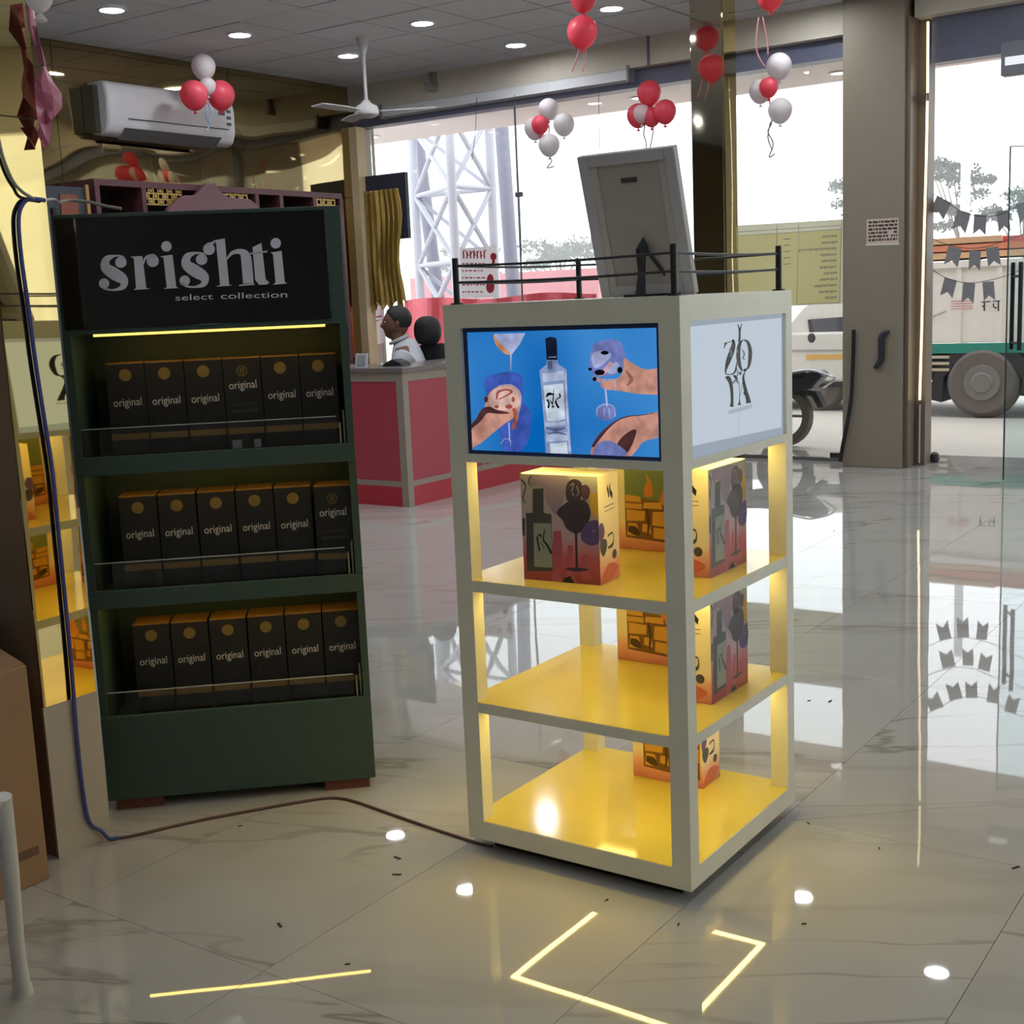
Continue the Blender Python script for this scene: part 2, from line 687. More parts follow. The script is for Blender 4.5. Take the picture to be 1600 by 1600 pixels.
seen = {
    (-7.87, 6.43): 'round white downlight over the air conditioner at the upper left',
    (-7.88, 7.70): 'round white downlight between the air conditioner and the ceiling fan rod',
    (-7.88, 9.01): 'round white downlight just left of the ceiling fan rod',
    (-6.58, 8.44): 'round white downlight right of the fan rod, nearer of the two there',
    (-6.565, 9.74): 'round white downlight between the fan and the red ceiling balloons',
    (-5.22, 9.10): 'round white downlight beside the red balloons on the ceiling',
}
for (x, y), lb in seen.items():
    downlight(x, y, lb)
others = [(-3.95, 9.74), (-3.95, 8.44), (-2.62, 9.1), (-5.22, 7.75), (-5.22, 6.45), (-6.57, 7.14), (-6.57, 5.84), (-3.95, 7.14), (-3.95, 5.84),
          (-2.62, 7.75), (-2.62, 6.45), (-7.87, 5.1), (-7.87, 2.6), (-5.22, 5.1), (-2.62, 5.1), (-2.62, 2.6), (-5.22, 2.6), (-1.3, 8.4), (0, 9.1), (0, 6.45), (0, 3.8), (0, 1.2),
          (-2.62, 0), (-5.22, 0), (-7.87, 0), (2.3, 7.1), (2.3, 4.5), (2.3, 1.2), (0, -1.6), (-4, -1.6)]
for (x, y) in others:
    downlight(x, y, 'round white downlight in the part of the ceiling outside the picture')

# ------------------------------------------------------------------ white display kiosk with lit shelves
KX0, KX1, KY0, KY1, KH = -2.040, -1.358, 2.640, 3.296, 1.489
CREAM = mat('cream_laminate', rgb(226, 224, 206), 0.32, spec=0.5)
SHELFY = mat('shelf_led_tint', rgb(214, 194, 92), 0.09)  # yellow of the led glow painted into the shelf tops
BLACK = mat('black_metal', rgb(28, 30, 38), 0.4)
LED_Y = glow('kiosk_led', (1.0, 0.74, 0.20, 1), KIOSK_LED)
kiosk = thing('display_kiosk', 'cream four-sided display kiosk with glowing yellow shelves and screens on top', 'display stand', ((KX0 + KX1) / 2, (KY0 + KY1) / 2, 0))
PW, PD = 0.052, 0.046
for (x0, x1) in ((KX0, KX0 + PW), (KX1 - PW, KX1)):
    for (y0, y1) in ((KY0, KY0 + PD), (KY1 - PD, KY1)):
        obj('corner_post', MB().box(x0, x1, y0, y1, 0.089, 1.083), CREAM, kiosk)
obj('base', MB().box(KX0, KX1, KY0, KY1, 0.036, 0.089), CREAM, kiosk)
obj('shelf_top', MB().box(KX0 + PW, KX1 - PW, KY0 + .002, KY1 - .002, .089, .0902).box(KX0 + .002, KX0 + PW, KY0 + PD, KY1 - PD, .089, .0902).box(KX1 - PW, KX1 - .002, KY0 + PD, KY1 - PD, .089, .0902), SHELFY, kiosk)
obj('plinth', MB().box(KX0 + .05, KX1 - .05, KY0 + .05, KY1 - .05, 0.0, 0.036), mat('dark_plinth', rgb(30, 28, 26), 0.7), kiosk)
for (z0, z1) in ((0.400, 0.428), (0.735, 0.765)):
    e = .0006
    obj('shelf', MB().box(KX0 + e, KX1 - e, KY0 + PD, KY1 - PD, z0, z1).box(KX0 + PW, KX1 - PW, KY0 + e, KY0 + PD, z0, z1).box(KX0 + PW, KX1 - PW, KY1 - PD, KY1 - e, z0, z1), CREAM, kiosk)
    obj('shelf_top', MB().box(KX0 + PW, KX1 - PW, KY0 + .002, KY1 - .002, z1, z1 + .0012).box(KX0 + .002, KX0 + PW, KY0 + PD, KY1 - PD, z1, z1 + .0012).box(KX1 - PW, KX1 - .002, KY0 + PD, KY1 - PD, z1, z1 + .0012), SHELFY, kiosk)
head = MB()
S0, S1 = 1.104, 1.429                      # screen opening
FX0, FX1 = -1.987, -1.414                  # front opening
SY0, SY1 = 2.692, 3.256                    # side opening
head.box(KX0, KX1, KY0, KY1, S1, KH)
head.box(KX0, KX1, KY0, KY1, 1.083, S0)
for (x0, x1) in ((KX0, FX0), (FX1, KX1)):
    head.box(x0, x1, KY0, SY0, S0, S1)
    head.box(x0, x1, SY1, KY1, S0, S1)
head.box(FX0, FX1, KY0 + .03, KY1 - .03, S0, S1)
head.box(KX0 + .03, KX1 - .03, SY0, SY1, S0, S1)
obj('head_box', head, CREAM, kiosk)

# led strips under the head box and under both shelves
for z in (1.083, 0.735, 0.400):
    a0, a1, b0, b1 = -1.968, -1.428, 2.706, 3.236
    w, h = .013, .004
    for (x0, x1, y0, y1) in ((a0, a1, b0, b0 + w), (a0, a1, b1 - w, b1), (a0, a0 + w, b0 + w, b1 - w), (a1 - w, a1, b0 + w, b1 - w)):
        obj('led_strip', MB().box(x0, x1, y0, y1, z - h, z - .0003), LED_Y, kiosk)

# ---- front screen with a moving advert
BEZ = mat('bezel_blue_reflection', rgb(26, 52, 104), 0.25)  # blue reflection of the picture put into the bezel's base colour
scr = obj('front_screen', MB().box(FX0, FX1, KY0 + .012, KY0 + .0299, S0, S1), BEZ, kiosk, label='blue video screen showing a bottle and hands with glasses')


def tvc(x, y):
    return (690 + x / 4.444, 480 + y / 4.444)


def tvm(k):
    def f(x, y):
        px, py = tvc(x, y)
        p = W(px, py, 1, KY0 + .012)
        p.x = min(max(p.x, -1.974), -1.4255)
        p.z = min(max(p.z, 1.1135), 1.4175)
        p.y = KY0 + .0118 - .00025 * k
        return p
    return f


def ink(name, r, g, b, s=1.0):
    m = glow('picture_' + name, rgb(r, g, b), s, 'NONE')
    nt = m.node_tree
    if len(nt.nodes) == 2:                        # photographic tone: soft light and dark patches inside each shape
        g_ = nt.nodes.new('ShaderNodeNewGeometry')
        n_ = nt.nodes.new('ShaderNodeTexNoise')
        n_.inputs['Scale'].default_value = 26
        n_.inputs['Detail'].default_value = 2
        rp_ = nt.nodes.new('ShaderNodeMapRange')
        rp_.inputs['From Min'].default_value = .3
        rp_.inputs['From Max'].default_value = .7
        rp_.inputs['To Min'].default_value = .62 * s
        rp_.inputs['To Max'].default_value = 1.22 * s
        nt.links.new(g_.outputs['Position'], n_.inputs['Vector'])
        nt.links.new(n_.outputs['Fac'], rp_.inputs['Value'])
        nt.links.new(rp_.outputs[0], [q for q in nt.nodes if q.type == 'EMISSION'][0].inputs['Strength'])
    return m


def screen_blue():
    m = bpy.data.materials.new('picture_blue')
    m.use_nodes = True
    nt = m.node_tree
    nt.nodes.clear()
    g = nt.nodes.new('ShaderNodeNewGeometry')
    n = nt.nodes.new('ShaderNodeTexNoise')
    n.inputs['Scale'].default_value = 3.2
    n.inputs['Detail'].default_value = 1
    rp = nt.nodes.new('ShaderNodeValToRGB')
    rp.color_ramp.elements[0].position = 0.35
    rp.color_ramp.elements[0].color = rgb(6, 98, 178)
    rp.color_ramp.elements[1].position = 0.7
    rp.color_ramp.elements[1].color = rgb(62, 136, 205)
    e = nt.nodes.new('ShaderNodeEmission')
    o = nt.nodes.new('ShaderNodeOutputMaterial')
    nt.links.new(g.outputs['Position'], n.inputs['Vector'])
    nt.links.new(n.outputs['Fac'], rp.inputs[0])
    nt.links.new(rp.outputs[0], e.inputs[0])
    nt.links.new(e.outputs[0], o.inputs[0])
    return m


decal('picture', [[(100, 100), (1560, 60), (1560, 1100), (100, 1100)]], tvm(0), screen_blue(), scr)
SK, SKD, SKL = ink('skin', 196, 142, 126), ink('skin_dark', 78, 46, 48), ink('skin_light', 214, 176, 168)
LIL, LILL, LILD = ink('lilac', 112, 122, 184), ink('lilac_light', 160, 168, 208), ink('lilac_deep', 62, 88, 176)
NAV, BOT, LAB = ink('navy', 24, 30, 52), ink('bottle', 132, 148, 186), ink('label', 196, 207, 222)
INK = ink('ink', 12, 14, 24)
BOTL, BOTD = ink('bottle_light', 168, 180, 208), ink('bottle_dark', 84, 98, 138)
decal('glass_shadow', blob([(330, 480), (480, 450), (560, 490), (565, 640), (620, 740), (612, 880), (560, 990), (430, 990), (410, 900), (300, 560)]), tvm(1), LILD, scr)
decal('cocktail_glass', [[(362, 185), (582, 180), (545, 255), (484, 335), (420, 270)]] + stroke([(482, 330, 12), (482, 440, 6)]), tvm(2), LILL, scr)
decal('orange_slice', blob([(368, 190), (395, 235), (478, 322), (440, 322), (385, 270), (364, 215)]), tvm(3), ink('orange', 196, 134, 92), scr)
decal('arm', blob([(150, 880), (240, 800), (300, 690), (330, 600), (400, 548), (500, 545), (552, 610), (545, 690), (510, 760), (430, 815), (350, 880), (270, 945), (150, 1000)]), tvm(3), SK, scr)
decal('arm_shade', stroke([(165, 862, 14), (250, 790, 34), (310, 715, 46), (400, 728, 26), (470, 735, 8)]) + disc(310, 640, 14, 22), tvm(4), SKD, scr)
decal('ice', blob([(335, 610), (400, 556), (490, 552), (538, 605), (540, 680), (490, 705), (400, 715), (338, 680)]), tvm(5), SKL, scr)
red = ink('spice', 160, 86, 68)
decal('fruit_pieces', stroke([(385, 640, 10), (395, 590, 18), (450, 572, 12), (490, 585, 16), (455, 612, 10), (400, 640, 8)]) + disc(385, 690, 16, 12) + disc(470, 690, 26, 16) + disc(500, 640, 12, 20)
      + stroke([(500, 700, 20), (520, 760, 36), (500, 845, 20)]), tvm(6), red, scr)
decal('glass_rim', stroke([(400, 545, 5), (490, 540, 6), (550, 600, 8), (548, 690, 6), (520, 790, 4)]) + stroke([(470, 800, 10), (476, 930, 8)]) + stroke([(415, 950, 4), (440, 915, 5), (478, 920, 5), (482, 960, 4)]), tvm(7), LILL, scr)
decal('bottle', [[(732, 360), (806, 360), (812, 395), (868, 432), (876, 600), (905, 1040), (725, 1040), (712, 800), (690, 520), (680, 440), (728, 398)]], tvm(3), BOT, scr)
decal('bottle_gleam', [[(700, 460), (850, 440), (858, 505), (706, 520)], [(720, 800), (862, 790), (866, 815), (722, 830)], [(728, 880), (880, 868), (884, 925), (730, 935)]] + stroke([(864, 450, 10), (872, 700, 10), (892, 1000, 12)]), tvm(4), BOTL, scr)
decal('bottle_water', stroke([(725, 835, 10), (790, 850, 26), (862, 838, 10)]) + stroke([(740, 880, 8), (800, 870, 14), (870, 884, 8)]) + [[(735, 372), (770, 372), (774, 430), (738, 432)]], tvm(5), BOTD, scr)
decal('bottle_cap', [[(722, 218), (748, 207), (785, 208), (802, 222), (806, 366), (732, 366)]], tvm(5), NAV, scr)
decal('bottle_cap_ring', stroke([(748, 347, 5), (800, 345, 5)]), tvm(6), BOTL, scr)
for q_ in ([(708, 545), (846, 528), (860, 775), (800, 790), (735, 790)], [(755, 948), (872, 936), (880, 1040), (758, 1040)]):
    decal('bottle_label', [q_], tvm(6), LAB, scr)
decal('label_mark', stroke([(728, 625, 6), (748, 602, 20), (785, 606, 8)]) + stroke([(735, 640, 14), (748, 665, 12), (744, 700, 14)]) + stroke([(782, 565, 3), (778, 630, 8), (770, 700, 4)])
      + stroke([(820, 600, 12), (826, 622, 10), (800, 640, 6), (796, 660, 12), (816, 700, 16)]) + stroke([(752, 640, 5), (772, 668, 6), (758, 660, 4)]) + disc(778, 690, 8, 6), tvm(7), INK, scr)
decal('tumbler', blob([(1035, 320), (1060, 255), (1150, 225), (1240, 240), (1280, 350), (1255, 440), (1150, 480), (1060, 470), (1030, 400)]), tvm(3), LIL, scr)
decal('tumbler_ice', blob([(1045, 330), (1110, 300), (1180, 330), (1120, 400), (1060, 420)]) + blob([(1150, 420), (1220, 380), (1240, 440), (1170, 465)]), tvm(4), LILL, scr)
decal('hand', blob([(1270, 355), (1330, 392), (1420, 432), (1560, 432), (1560, 590), (1380, 602), (1250, 582), (1130, 565), (1112, 520), (1230, 490), (1262, 430)]), tvm(4), SK, scr)
decal('hand_shade', stroke([(1280, 440, 10), (1320, 500, 26), (1290, 545, 10)]), tvm(5), ink('skin_mid', 150, 98, 88), scr)
decal('finger', stroke([(1180, 380, 26), (1140, 440, 34), (1090, 470, 30)]) + stroke([(1140, 520, 30), (1080, 500, 26), (1055, 480, 16)]), tvm(5), ink('skin_soft', 190, 150, 160), scr)
for q_ in (disc(1135, 316, 28, 14), disc(1100, 452, 36, 20), disc(1240, 436, 18, 22), disc(1034, 430, 14, 11), disc(1065, 498, 14, 16)):
    decal('fingernail', q_, tvm(6), INK, scr)
decal('glass_stem', stroke([(1140, 565, 14), (1152, 690, 12)]) + stroke([(1205, 500, 6), (1208, 580, 6)]) + stroke([(1120, 500, 5), (1205, 500, 5)]), tvm(6), LILL, scr)
decal('glass_foot', disc(1145, 728, 72, 58), tvm(5), LIL, scr)
decal('glass_foot_rim', stroke([(1082, 760, 6), (1085, 700, 8), (1140, 672, 6), (1195, 690, 6), (1210, 760, 5)]) + stroke([(1130, 700, 6), (1135, 760, 6)]) + stroke([(1165, 700, 6), (1168, 765, 6)]), tvm(6), LILL, scr)
decal('lower_hand', blob([(1045, 970), (1100, 890), (1190, 805), (1280, 762), (1380, 750), (1560, 730), (1560, 880), (1410, 930), (1350, 1000), (1290, 1040), (1060, 1040)]), tvm(3), SK, scr)
decal('lower_hand_shade', blob([(1225, 940), (1290, 872), (1352, 850), (1335, 930), (1290, 1010), (1240, 990)]) + stroke([(1050, 970, 20), (1110, 885, 26), (1200, 800, 12), (1290, 760, 8), (1400, 748, 5), (1480, 735, 5)]), tvm(4), SKD, scr)
decal('lower_glass', blob([(1070, 965), (1150, 925), (1225, 955), (1290, 1020), (1180, 1060), (1065, 1060)]), tvm(5), LIL, scr)

# ---- side screens: white, with the stacked letters
WHITE = glow('side_screen_white', rgb(196, 208, 220), 0.92)
SHADE = glow('side_screen_shade', rgb(160, 172, 186), 0.9)
LOGO = mat('screen_black', rgb(12, 12, 18), 0.5)
LOGOG = glow('screen_grey', rgb(120, 128, 142), 0.9, 'NONE')


def lgc(x, y):
    return (1040 + x / 5.927, 450 + y / 5.927)


Z_ = stroke([(575, 565, 3), (582, 530, 14), (592, 508, 26)]) + stroke([(590, 508, 7), (640, 495, 7), (668, 500, 9)]) \
    + stroke([(662, 480, 10), (662, 520, 36), (648, 580, 46), (615, 670, 44), (592, 750, 22), (588, 795, 9)]) \
    + stroke([(586, 795, 9), (640, 800, 9), (672, 780, 16), (686, 735, 14), (690, 690, 6)]) + disc(657, 488, 10, 14)
O_ = stroke([(748, 480, 8), (718, 520, 30), (706, 600, 38), (712, 690, 36), (732, 750, 22), (748, 772, 7)]) \
    + stroke([(752, 479, 8), (792, 500, 26), (814, 570, 34), (814, 650, 34), (800, 730, 22), (772, 758, 8)])
SPRIG = stroke([(712, 500, 20), (717, 440, 20), (712, 380, 15), (698, 332, 8)]) + stroke([(718, 410, 12), (726, 365, 11), (735, 325, 6)]) + disc(766, 760, 16, 14) + disc(722, 790, 12, 16)
Y_ = stroke([(585, 832, 8), (612, 834, 42), (634, 880, 34), (646, 960, 28), (648, 1060, 26), (643, 1100, 38)]) \
    + stroke([(660, 810, 12), (682, 825, 30), (692, 850, 18), (714, 900, 6), (717, 1040, 9), (715, 1085, 34)])
A_ = stroke([(768, 775, 8), (752, 830, 20), (768, 930, 32), (795, 1030, 40), (800, 1066, 50)]) + stroke([(762, 800, 5), (740, 900, 4), (722, 1000, 4)]) + disc(762, 975, 9, 16)
FLOWER = [stroke([(622, 560, 8), (640, 600, 18), (630, 640, 6)]), stroke([(740, 570, 10), (760, 610, 16), (748, 650, 14), (770, 660, 8)]), stroke([(690, 740, 6), (700, 790, 14), (688, 830, 8)]),
          stroke([(655, 885, 14), (680, 855, 20), (705, 880, 16)]), stroke([(690, 560, 10), (700, 600, 20)])]
for side in (1, -1):
    def onto(k, side=side):
        def f(x, y):
            p = W(*lgc(x, y), 0, KX1)
            yy = min(max(p.y, SY0 + .002), SY1 - .002)
            zz = min(max(p.z, S0 + .002), S1 - .002)
            if side == 1:
                return Vector((KX1 - .0105 + .0003 * k, yy, zz))
            return Vector((KX0 + .0105 - .0003 * k, min(max(SY0 + SY1 - yy - (.04 if k > 1 else 0), SY0 + .002), SY1 - .002), zz))
        return f
    xa, xb = (KX1 - .0299, KX1 - .0106) if side == 1 else (KX0 + .0106, KX0 + .0299)
    ss = obj('side_screen', MB().box(xa, xb, SY0, SY1, S0, S1), SHADE, kiosk, label='white lit side screen with black stacked letters' if side == 1 else 'white lit side screen facing the mirrored pillar')
    decal('picture', [[(245, 358), (1106, 275), (1106, 1290), (262, 1470)]], onto(1), WHITE, ss)
    for q_ in (Z_, O_, Y_, A_):
        decal('letter', q_, onto(3), LOGO, ss, label='black letter of the stacked logo')
    decal('sprig', SPRIG, onto(5), LOGO, ss)
    for q_ in FLOWER:
        decal('flower_stroke', q_, onto(4), LOGOG, ss)
    decal('grey_bar', [[(612, 1135), (832, 1075), (838, 1110), (620, 1172)]] + stroke([(712, 1120, 5), (712, 1400, 5)]), onto(2), glow('side_screen_bar', rgb(176, 186, 198), .9, 'NONE'), ss)
bs = obj('side_screen', MB().box(FX0, FX1, KY1 - .0299, KY1 - .0106, S0, S1), WHITE, kiosk)

# ---- black railing on top of the kiosk
rail = thing('railing', 'low black railing of four posts and two rails on top of the kiosk', 'railing', ((KX0 + KX1) / 2, (KY0 + KY1) / 2, KH))
corners = [(KX0 + .025, KY0 + .03), (KX1 - .028, KY0 + .03), (KX1 - .024, KY1 - .03), (KX0 + .03, KY1 - .03)]
for (x, y) in corners:
    p_ = obj('rail_post', MB().cyl((x, y, KH + .004), (x, y, KH + .118), .0082, n=14), BLACK, rail, smooth=True)
    obj('post_foot', MB().cyl((x, y, KH), (x, y, KH + .004), .017, n=16), BLACK, p_)
for k in range(4):
    (ax, ay), (bx, by) = corners[k], corners[(k + 1) % 4]
    for z in (.056, .098):
        n = 10
        pts = [(ax + (bx - ax) * t / n, ay + (by - ay) * t / n, KH + z - .004 * math.sin(math.pi * t / n)) for t in range(n + 1)]
        obj('rail_bar', MB().tube(pts, .0032, 8), BLACK, rail, smooth=True)

# ---- framed picture on a small easel, seen from behind
fr = thing('picture_frame', 'framed picture leaning on a small easel, grey back towards the camera', 'picture frame', (-1.63, 3.0, KH))
FB0, FB1 = Vector((0, 3.000, KH + .003)), Vector((0, 2.895, KH + .363))
up = (FB1 - FB0)
HF = up.length
up.normalize()
nb = Vector((0, -up.z, up.y))             # out of the back, towards the camera
fx0, fx1 = -1.770, -1.492


def fbox(x0, x1, a0, a1, d0, d1, mb=None):
    mb = mb or MB()
    pts = [Vector((x, 0, 0)) + Vector((0, FB0.y, FB0.z)) + up * a + nb * d for (x, a, d) in
           ((x0, a0, d0), (x1, a0, d0), (x1, a1, d0), (x0, a1, d0), (x0, a0, d1), (x1, a0, d1), (x1, a1, d1), (x0, a1, d1))]
    return mb.add(pts, [(0, 1, 2, 3), (4, 7, 6, 5), (0, 4, 5, 1), (1, 5, 6, 2), (2, 6, 7, 3), (3, 7, 4, 0)])


FRM = mat('frame_grey', rgb(190, 187, 190), 0.5)
for (x0, x1, a0, a1) in ((fx0, fx0 + .03, 0, HF), (fx1 - .03, fx1, 0, HF), (fx0 + .03, fx1 - .03, 0, .03), (fx0 + .03, fx1 - .03, HF - .03, HF)):
    obj('frame_bar', fbox(x0, x1, a0, a1, -.012, .012), FRM, fr, bevel=.003)
obj('backing_board', fbox(fx0 + .028, fx1 - .028, .028, HF - .028, -.004, .004), mat('backing_board', rgb(178, 168, 162), 0.8), fr)
obj('inner_bead', fbox(fx0 + .03, fx0 + .05, .03, HF - .03, .004, .008), mat('bead', rgb(192, 184, 178), .7), fr)
obj('inner_bead', fbox(fx1 - .05, fx1 - .03, .03, HF - .03, .004, .008), mat('bead', rgb(192, 184, 178), .7), fr)
obj('hanger_plate', fbox(-1.655, -1.610, HF - .077, HF - .066, .004, .007), mat('hanger', rgb(70, 62, 58), .5), fr)
ez = thing('easel', 'small black easel leg with spade finial behind the picture frame', 'easel', (-1.62, 2.93, KH))
spade = [(0, .150), (.006, .140), (.014, .128), (.017, .114), (.013, .104), (.008, .102), (.009, .06), (.012, .02), (.014, 0), (-.014, 0), (-.012, .02), (-.009, .06), (-.008, .102), (-.013, .104), (-.017, .114), (-.014, .128), (-.006, .140)]
obj('back_leg', MB().prism([(-1.612 + x, 2.915 + z * .15, KH + z) for x, z in spade], (0, .006, 0)), BLACK, ez)
for sx in (-1, 1):
    obj('front_leg', MB().tube([(-1.612 + sx * .012, 2.93, KH + .12), (-1.612 + sx * .055, 3.025, KH + .006)], .005, 8), BLACK, ez)
obj('ledge', MB().box(-1.70, -1.53, 2.985, 3.03, KH + .0, KH + .006), BLACK, ez)

# ------------------------------------------------------------------ printed gift boxes on the kiosk
BW, BD, BH = 0.226, 0.115, 0.283


def grad_mat(name, stops, rough=0.35):
    """flat print whose colour changes up the box"""
    m = bpy.data.materials.new(name)
    m.use_nodes = True
    nt = m.node_tree
    b = nt.nodes['Principled BSDF']
    b.inputs['Roughness'].default_value = rough
    tc = nt.nodes.new('ShaderNodeTexCoord')
    sp = nt.nodes.new('ShaderNodeSeparateXYZ')
    nz = nt.nodes.new('ShaderNodeTexNoise')
    nz.inputs['Scale'].default_value = 14
    ad = nt.nodes.new('ShaderNodeMath')
    ad.operation = 'MULTIPLY_ADD'
    ad.inputs[1].default_value = 0.10
    rp = nt.nodes.new('ShaderNodeValToRGB')
    rp.color_ramp.elements.remove(rp.color_ramp.elements[1])
    for i, (p, c) in enumerate(stops):
        el = rp.color_ramp.elements[0] if i == 0 else rp.color_ramp.elements.new(p)
        el.position = p
        el.color = c
    nt.links.new(tc.outputs['Object'], sp.inputs[0])
    nt.links.new(tc.outputs['Object'], nz.inputs['Vector'])
    dv = nt.nodes.new('ShaderNodeMath')
    dv.operation = 'DIVIDE'
    dv.inputs[1].default_value = BH
    nt.links.new(sp.outputs['Z'], dv.inputs[0])
    nt.links.new(nz.outputs['Fac'], ad.inputs[0])
    nt.links.new(dv.outputs[0], ad.inputs[2])
    nt.links.new(ad.outputs[0], rp.inputs[0])
    nt.links.new(rp.outputs[0], b.inputs['Base Color'])
    return m


P_BODY = grad_mat('giftbox_cream', [(0.06, rgb(196, 120, 112)), (0.22, rgb(226, 166, 150)), (0.34, rgb(236, 220, 190)), (1.0, rgb(238, 226, 196))])
P_FRONT = grad_mat('giftbox_front', [(0.06, rgb(150, 62, 72)), (0.30, rgb(196, 96, 104)), (0.46, rgb(190, 160, 168)), (0.8, rgb(176, 168, 172)), (1.0, rgb(168, 166, 162))])
P_DARK = mat('print_charcoal', rgb(70, 70, 68), .35)
P_GLASS = mat('print_glass', rgb(62, 54, 66), .35)
P_LAB = mat('print_label', rgb(150, 156, 142), .4)
P_LIL = mat('print_lilac', rgb(150, 132, 158), .4)
P_PUR = mat('print_purple', rgb(92, 74, 128), .4)
P_PINK = mat('print_pink', rgb(176, 86, 104), .4)
P_YEL = mat('print_yellow', rgb(205, 165, 60), .4)
P_INK = mat('print_black', rgb(24, 24, 26), .4)
P_GREEN = mat('print_green', rgb(112, 128, 92), .4)
P_TAN = mat('print_tan', rgb(206, 156, 72), .4)
P_BROWN = mat('print_brown', rgb(116, 78, 44), .4)
P_GOLD = mat('print_gold', rgb(224, 182, 92), .4)
P_OR = mat('print_orange', rgb(206, 130, 60), .4)


def gbm(k):
    """front print: crop of the photograph -> the box's own front face"""
    def f(x, y):
        p = W(700 + x / 5.333, 700 + y / 5.333, 1, 2.715)
        return Vector((min(max(p.x + 1.869, .0005), BW - .0005), -.0003 - .00015 * k, min(max((p.z - .765) * BH / .279, .0005), BH - .0005)))
    return f


gb0 = thing('gift_box', 'printed gift box standing alone at the front of the top shelf, bottle and glass print', 'box', (-1.869, 2.712, .765), math.radians(4), 'printed gift boxes on the kiosk')
body = obj('carton', MB().box(0, BW, 0, BD, 0.0015, BH), P_BODY, gb0, local=True, bevel=.0015)
obj('front_print', MB().box(.0003, BW - .0003, -.0003, .0, .0003, BH - .0003), P_FRONT, gb0, local=True)
obj('lid_flap', MB().box(.002, BW - .002, .002, BD + .0, BH, BH + .0012), mat('giftbox_lid', rgb(240, 232, 205), .4), gb0, local=True)
decal('print_haze', blob([(690, 240), (985, 250), (962, 420), (905, 560), (860, 530), (805, 430), (790, 350), (700, 320)]), gbm(1), P_LIL, gb0, local=True)
decal('print_streak', stroke([(905, 700, 60), (905, 900, 80), (900, 1120, 70)]) + stroke([(1010, 820, 40), (1000, 1000, 50), (1020, 1150, 90)]) + stroke([(1120, 900, 50), (1140, 1100, 80)]), gbm(1), P_PINK, gb0, local=True)
decal('print_yellow', [[(1165, 390), (1262, 400), (1262, 600), (1200, 600), (1165, 500)]], gbm(1), P_YEL, gb0, local=True)
decal('print_bottle', [[(655, 548), (708, 548), (708, 350), (795, 348), (795, 550), (858, 562), (868, 1030), (662, 1025)], [(612, 592), (648, 590), (648, 735), (612, 735)]], gbm(2), P_DARK, gb0, local=True)
decal('print_label', [[(715, 632), (856, 636), (866, 1002), (722, 990)]], gbm(3), P_LAB, gb0, local=True)
decal('print_mark', stroke([(745, 745, 16), (752, 800, 12), (765, 862, 14)]) + stroke([(748, 738, 14), (775, 728, 10), (772, 760, 6)]) + stroke([(805, 680, 6), (795, 770, 12), (822, 810, 16), (860, 885, 18)]) + stroke([(775, 790, 5), (800, 840, 5)]), gbm(4), P_INK, gb0, local=True)
decal('print_leaf', stroke([(610, 270, 8), (640, 300, 14), (650, 340, 8), (630, 420, 12), (650, 470, 6)]) + stroke([(700, 240, 8), (675, 290, 10), (700, 340, 6)]), gbm(2), P_DARK, gb0, local=True)
decal('print_glass', blob([(900, 545), (975, 470), (1050, 440), (1135, 460), (1172, 560), (1130, 680), (1055, 722), (980, 680), (945, 610)]) + stroke([(1055, 710, 24), (1057, 800, 18), (1062, 1010, 20)]) + blob([(970, 1012), (1060, 1003), (1162, 1022), (1060, 1036)])
      + blob([(980, 320), (1035, 275), (1098, 310), (1100, 420), (1040, 470), (978, 440)]), gbm(3), P_GLASS, gb0, local=True)
decal('print_ice', stroke([(1005, 330, 8), (1035, 310, 10), (1020, 380, 8)]) + stroke([(1060, 330, 8), (1075, 390, 10), (1050, 420, 6)]) + disc(1030, 400, 8, 12), gbm(4), P_LIL, gb0, local=True)
decal('print_berry', blob([(1100, 340), (1140, 325), (1168, 370), (1150, 440), (1110, 440)]), gbm(4), mat('print_berry', rgb(96, 66, 80), .4), gb0, local=True)
decal('print_flower', blob([(1095, 720), (1140, 640), (1210, 615), (1260, 650), (1262, 780), (1190, 825), (1110, 790)]), gbm(5), P_PUR, gb0, local=True)
decal('print_flower_heart', disc(1200, 705, 9), gbm(6), P_LAB, gb0, local=True)
decal('print_block', [[(958, 1092), (1008, 1070), (1048, 1165), (955, 1152)]], gbm(4), P_INK, gb0, local=True)


# right narrow side: small mark, little frame, flower running over the edge
def gsm(k):
    def f(u, v):
        return Vector((BW + .0004 + .00015 * k, u * BD, v * BH))
    return f


def gsl(k):
    def f(u, v):
        return Vector((-.0004 - .00015 * k, BD - u * BD, v * BH))
    return f


for fn in (gsm, gsl):
    decal('side_mark', stroke([(.45, .88, .06), (.50, .83, .05), (.52, .78, .06)]) + stroke([(.60, .90, .03), (.58, .84, .06), (.70, .78, .06)]) + stroke([(.28, .70, .006), (.75, .71, .006)]) + stroke([(.28, .66, .006), (.75, .67, .006)]), fn(1), P_INK, gb0, local=True)
    decal('side_flower', blob([(.0, .55), (.18, .56), (.26, .47), (.12, .40), (.0, .42)]), fn(1), P_PUR, gb0, local=True)
    decal('side_drink', blob([(.03, .40), (.30, .41), (.36, .34), (.2, .26), (.05, .30)]) + stroke([(.4, .43, .02), (.66, .44, .02), (.66, .34, .04), (.4, .32, .02)]), fn(2), P_DARK, gb0, local=True)
    decal('side_berry', disc(.72, .24, .11, .045), fn(1), P_DARK, gb0, local=True)
    decal('side_coral', blob([(.02, .02), (.4, .17), (.9, .12), (.6, .03)]), fn(1), mat('print_coral', rgb(196, 104, 84), .4), gb0, local=True)


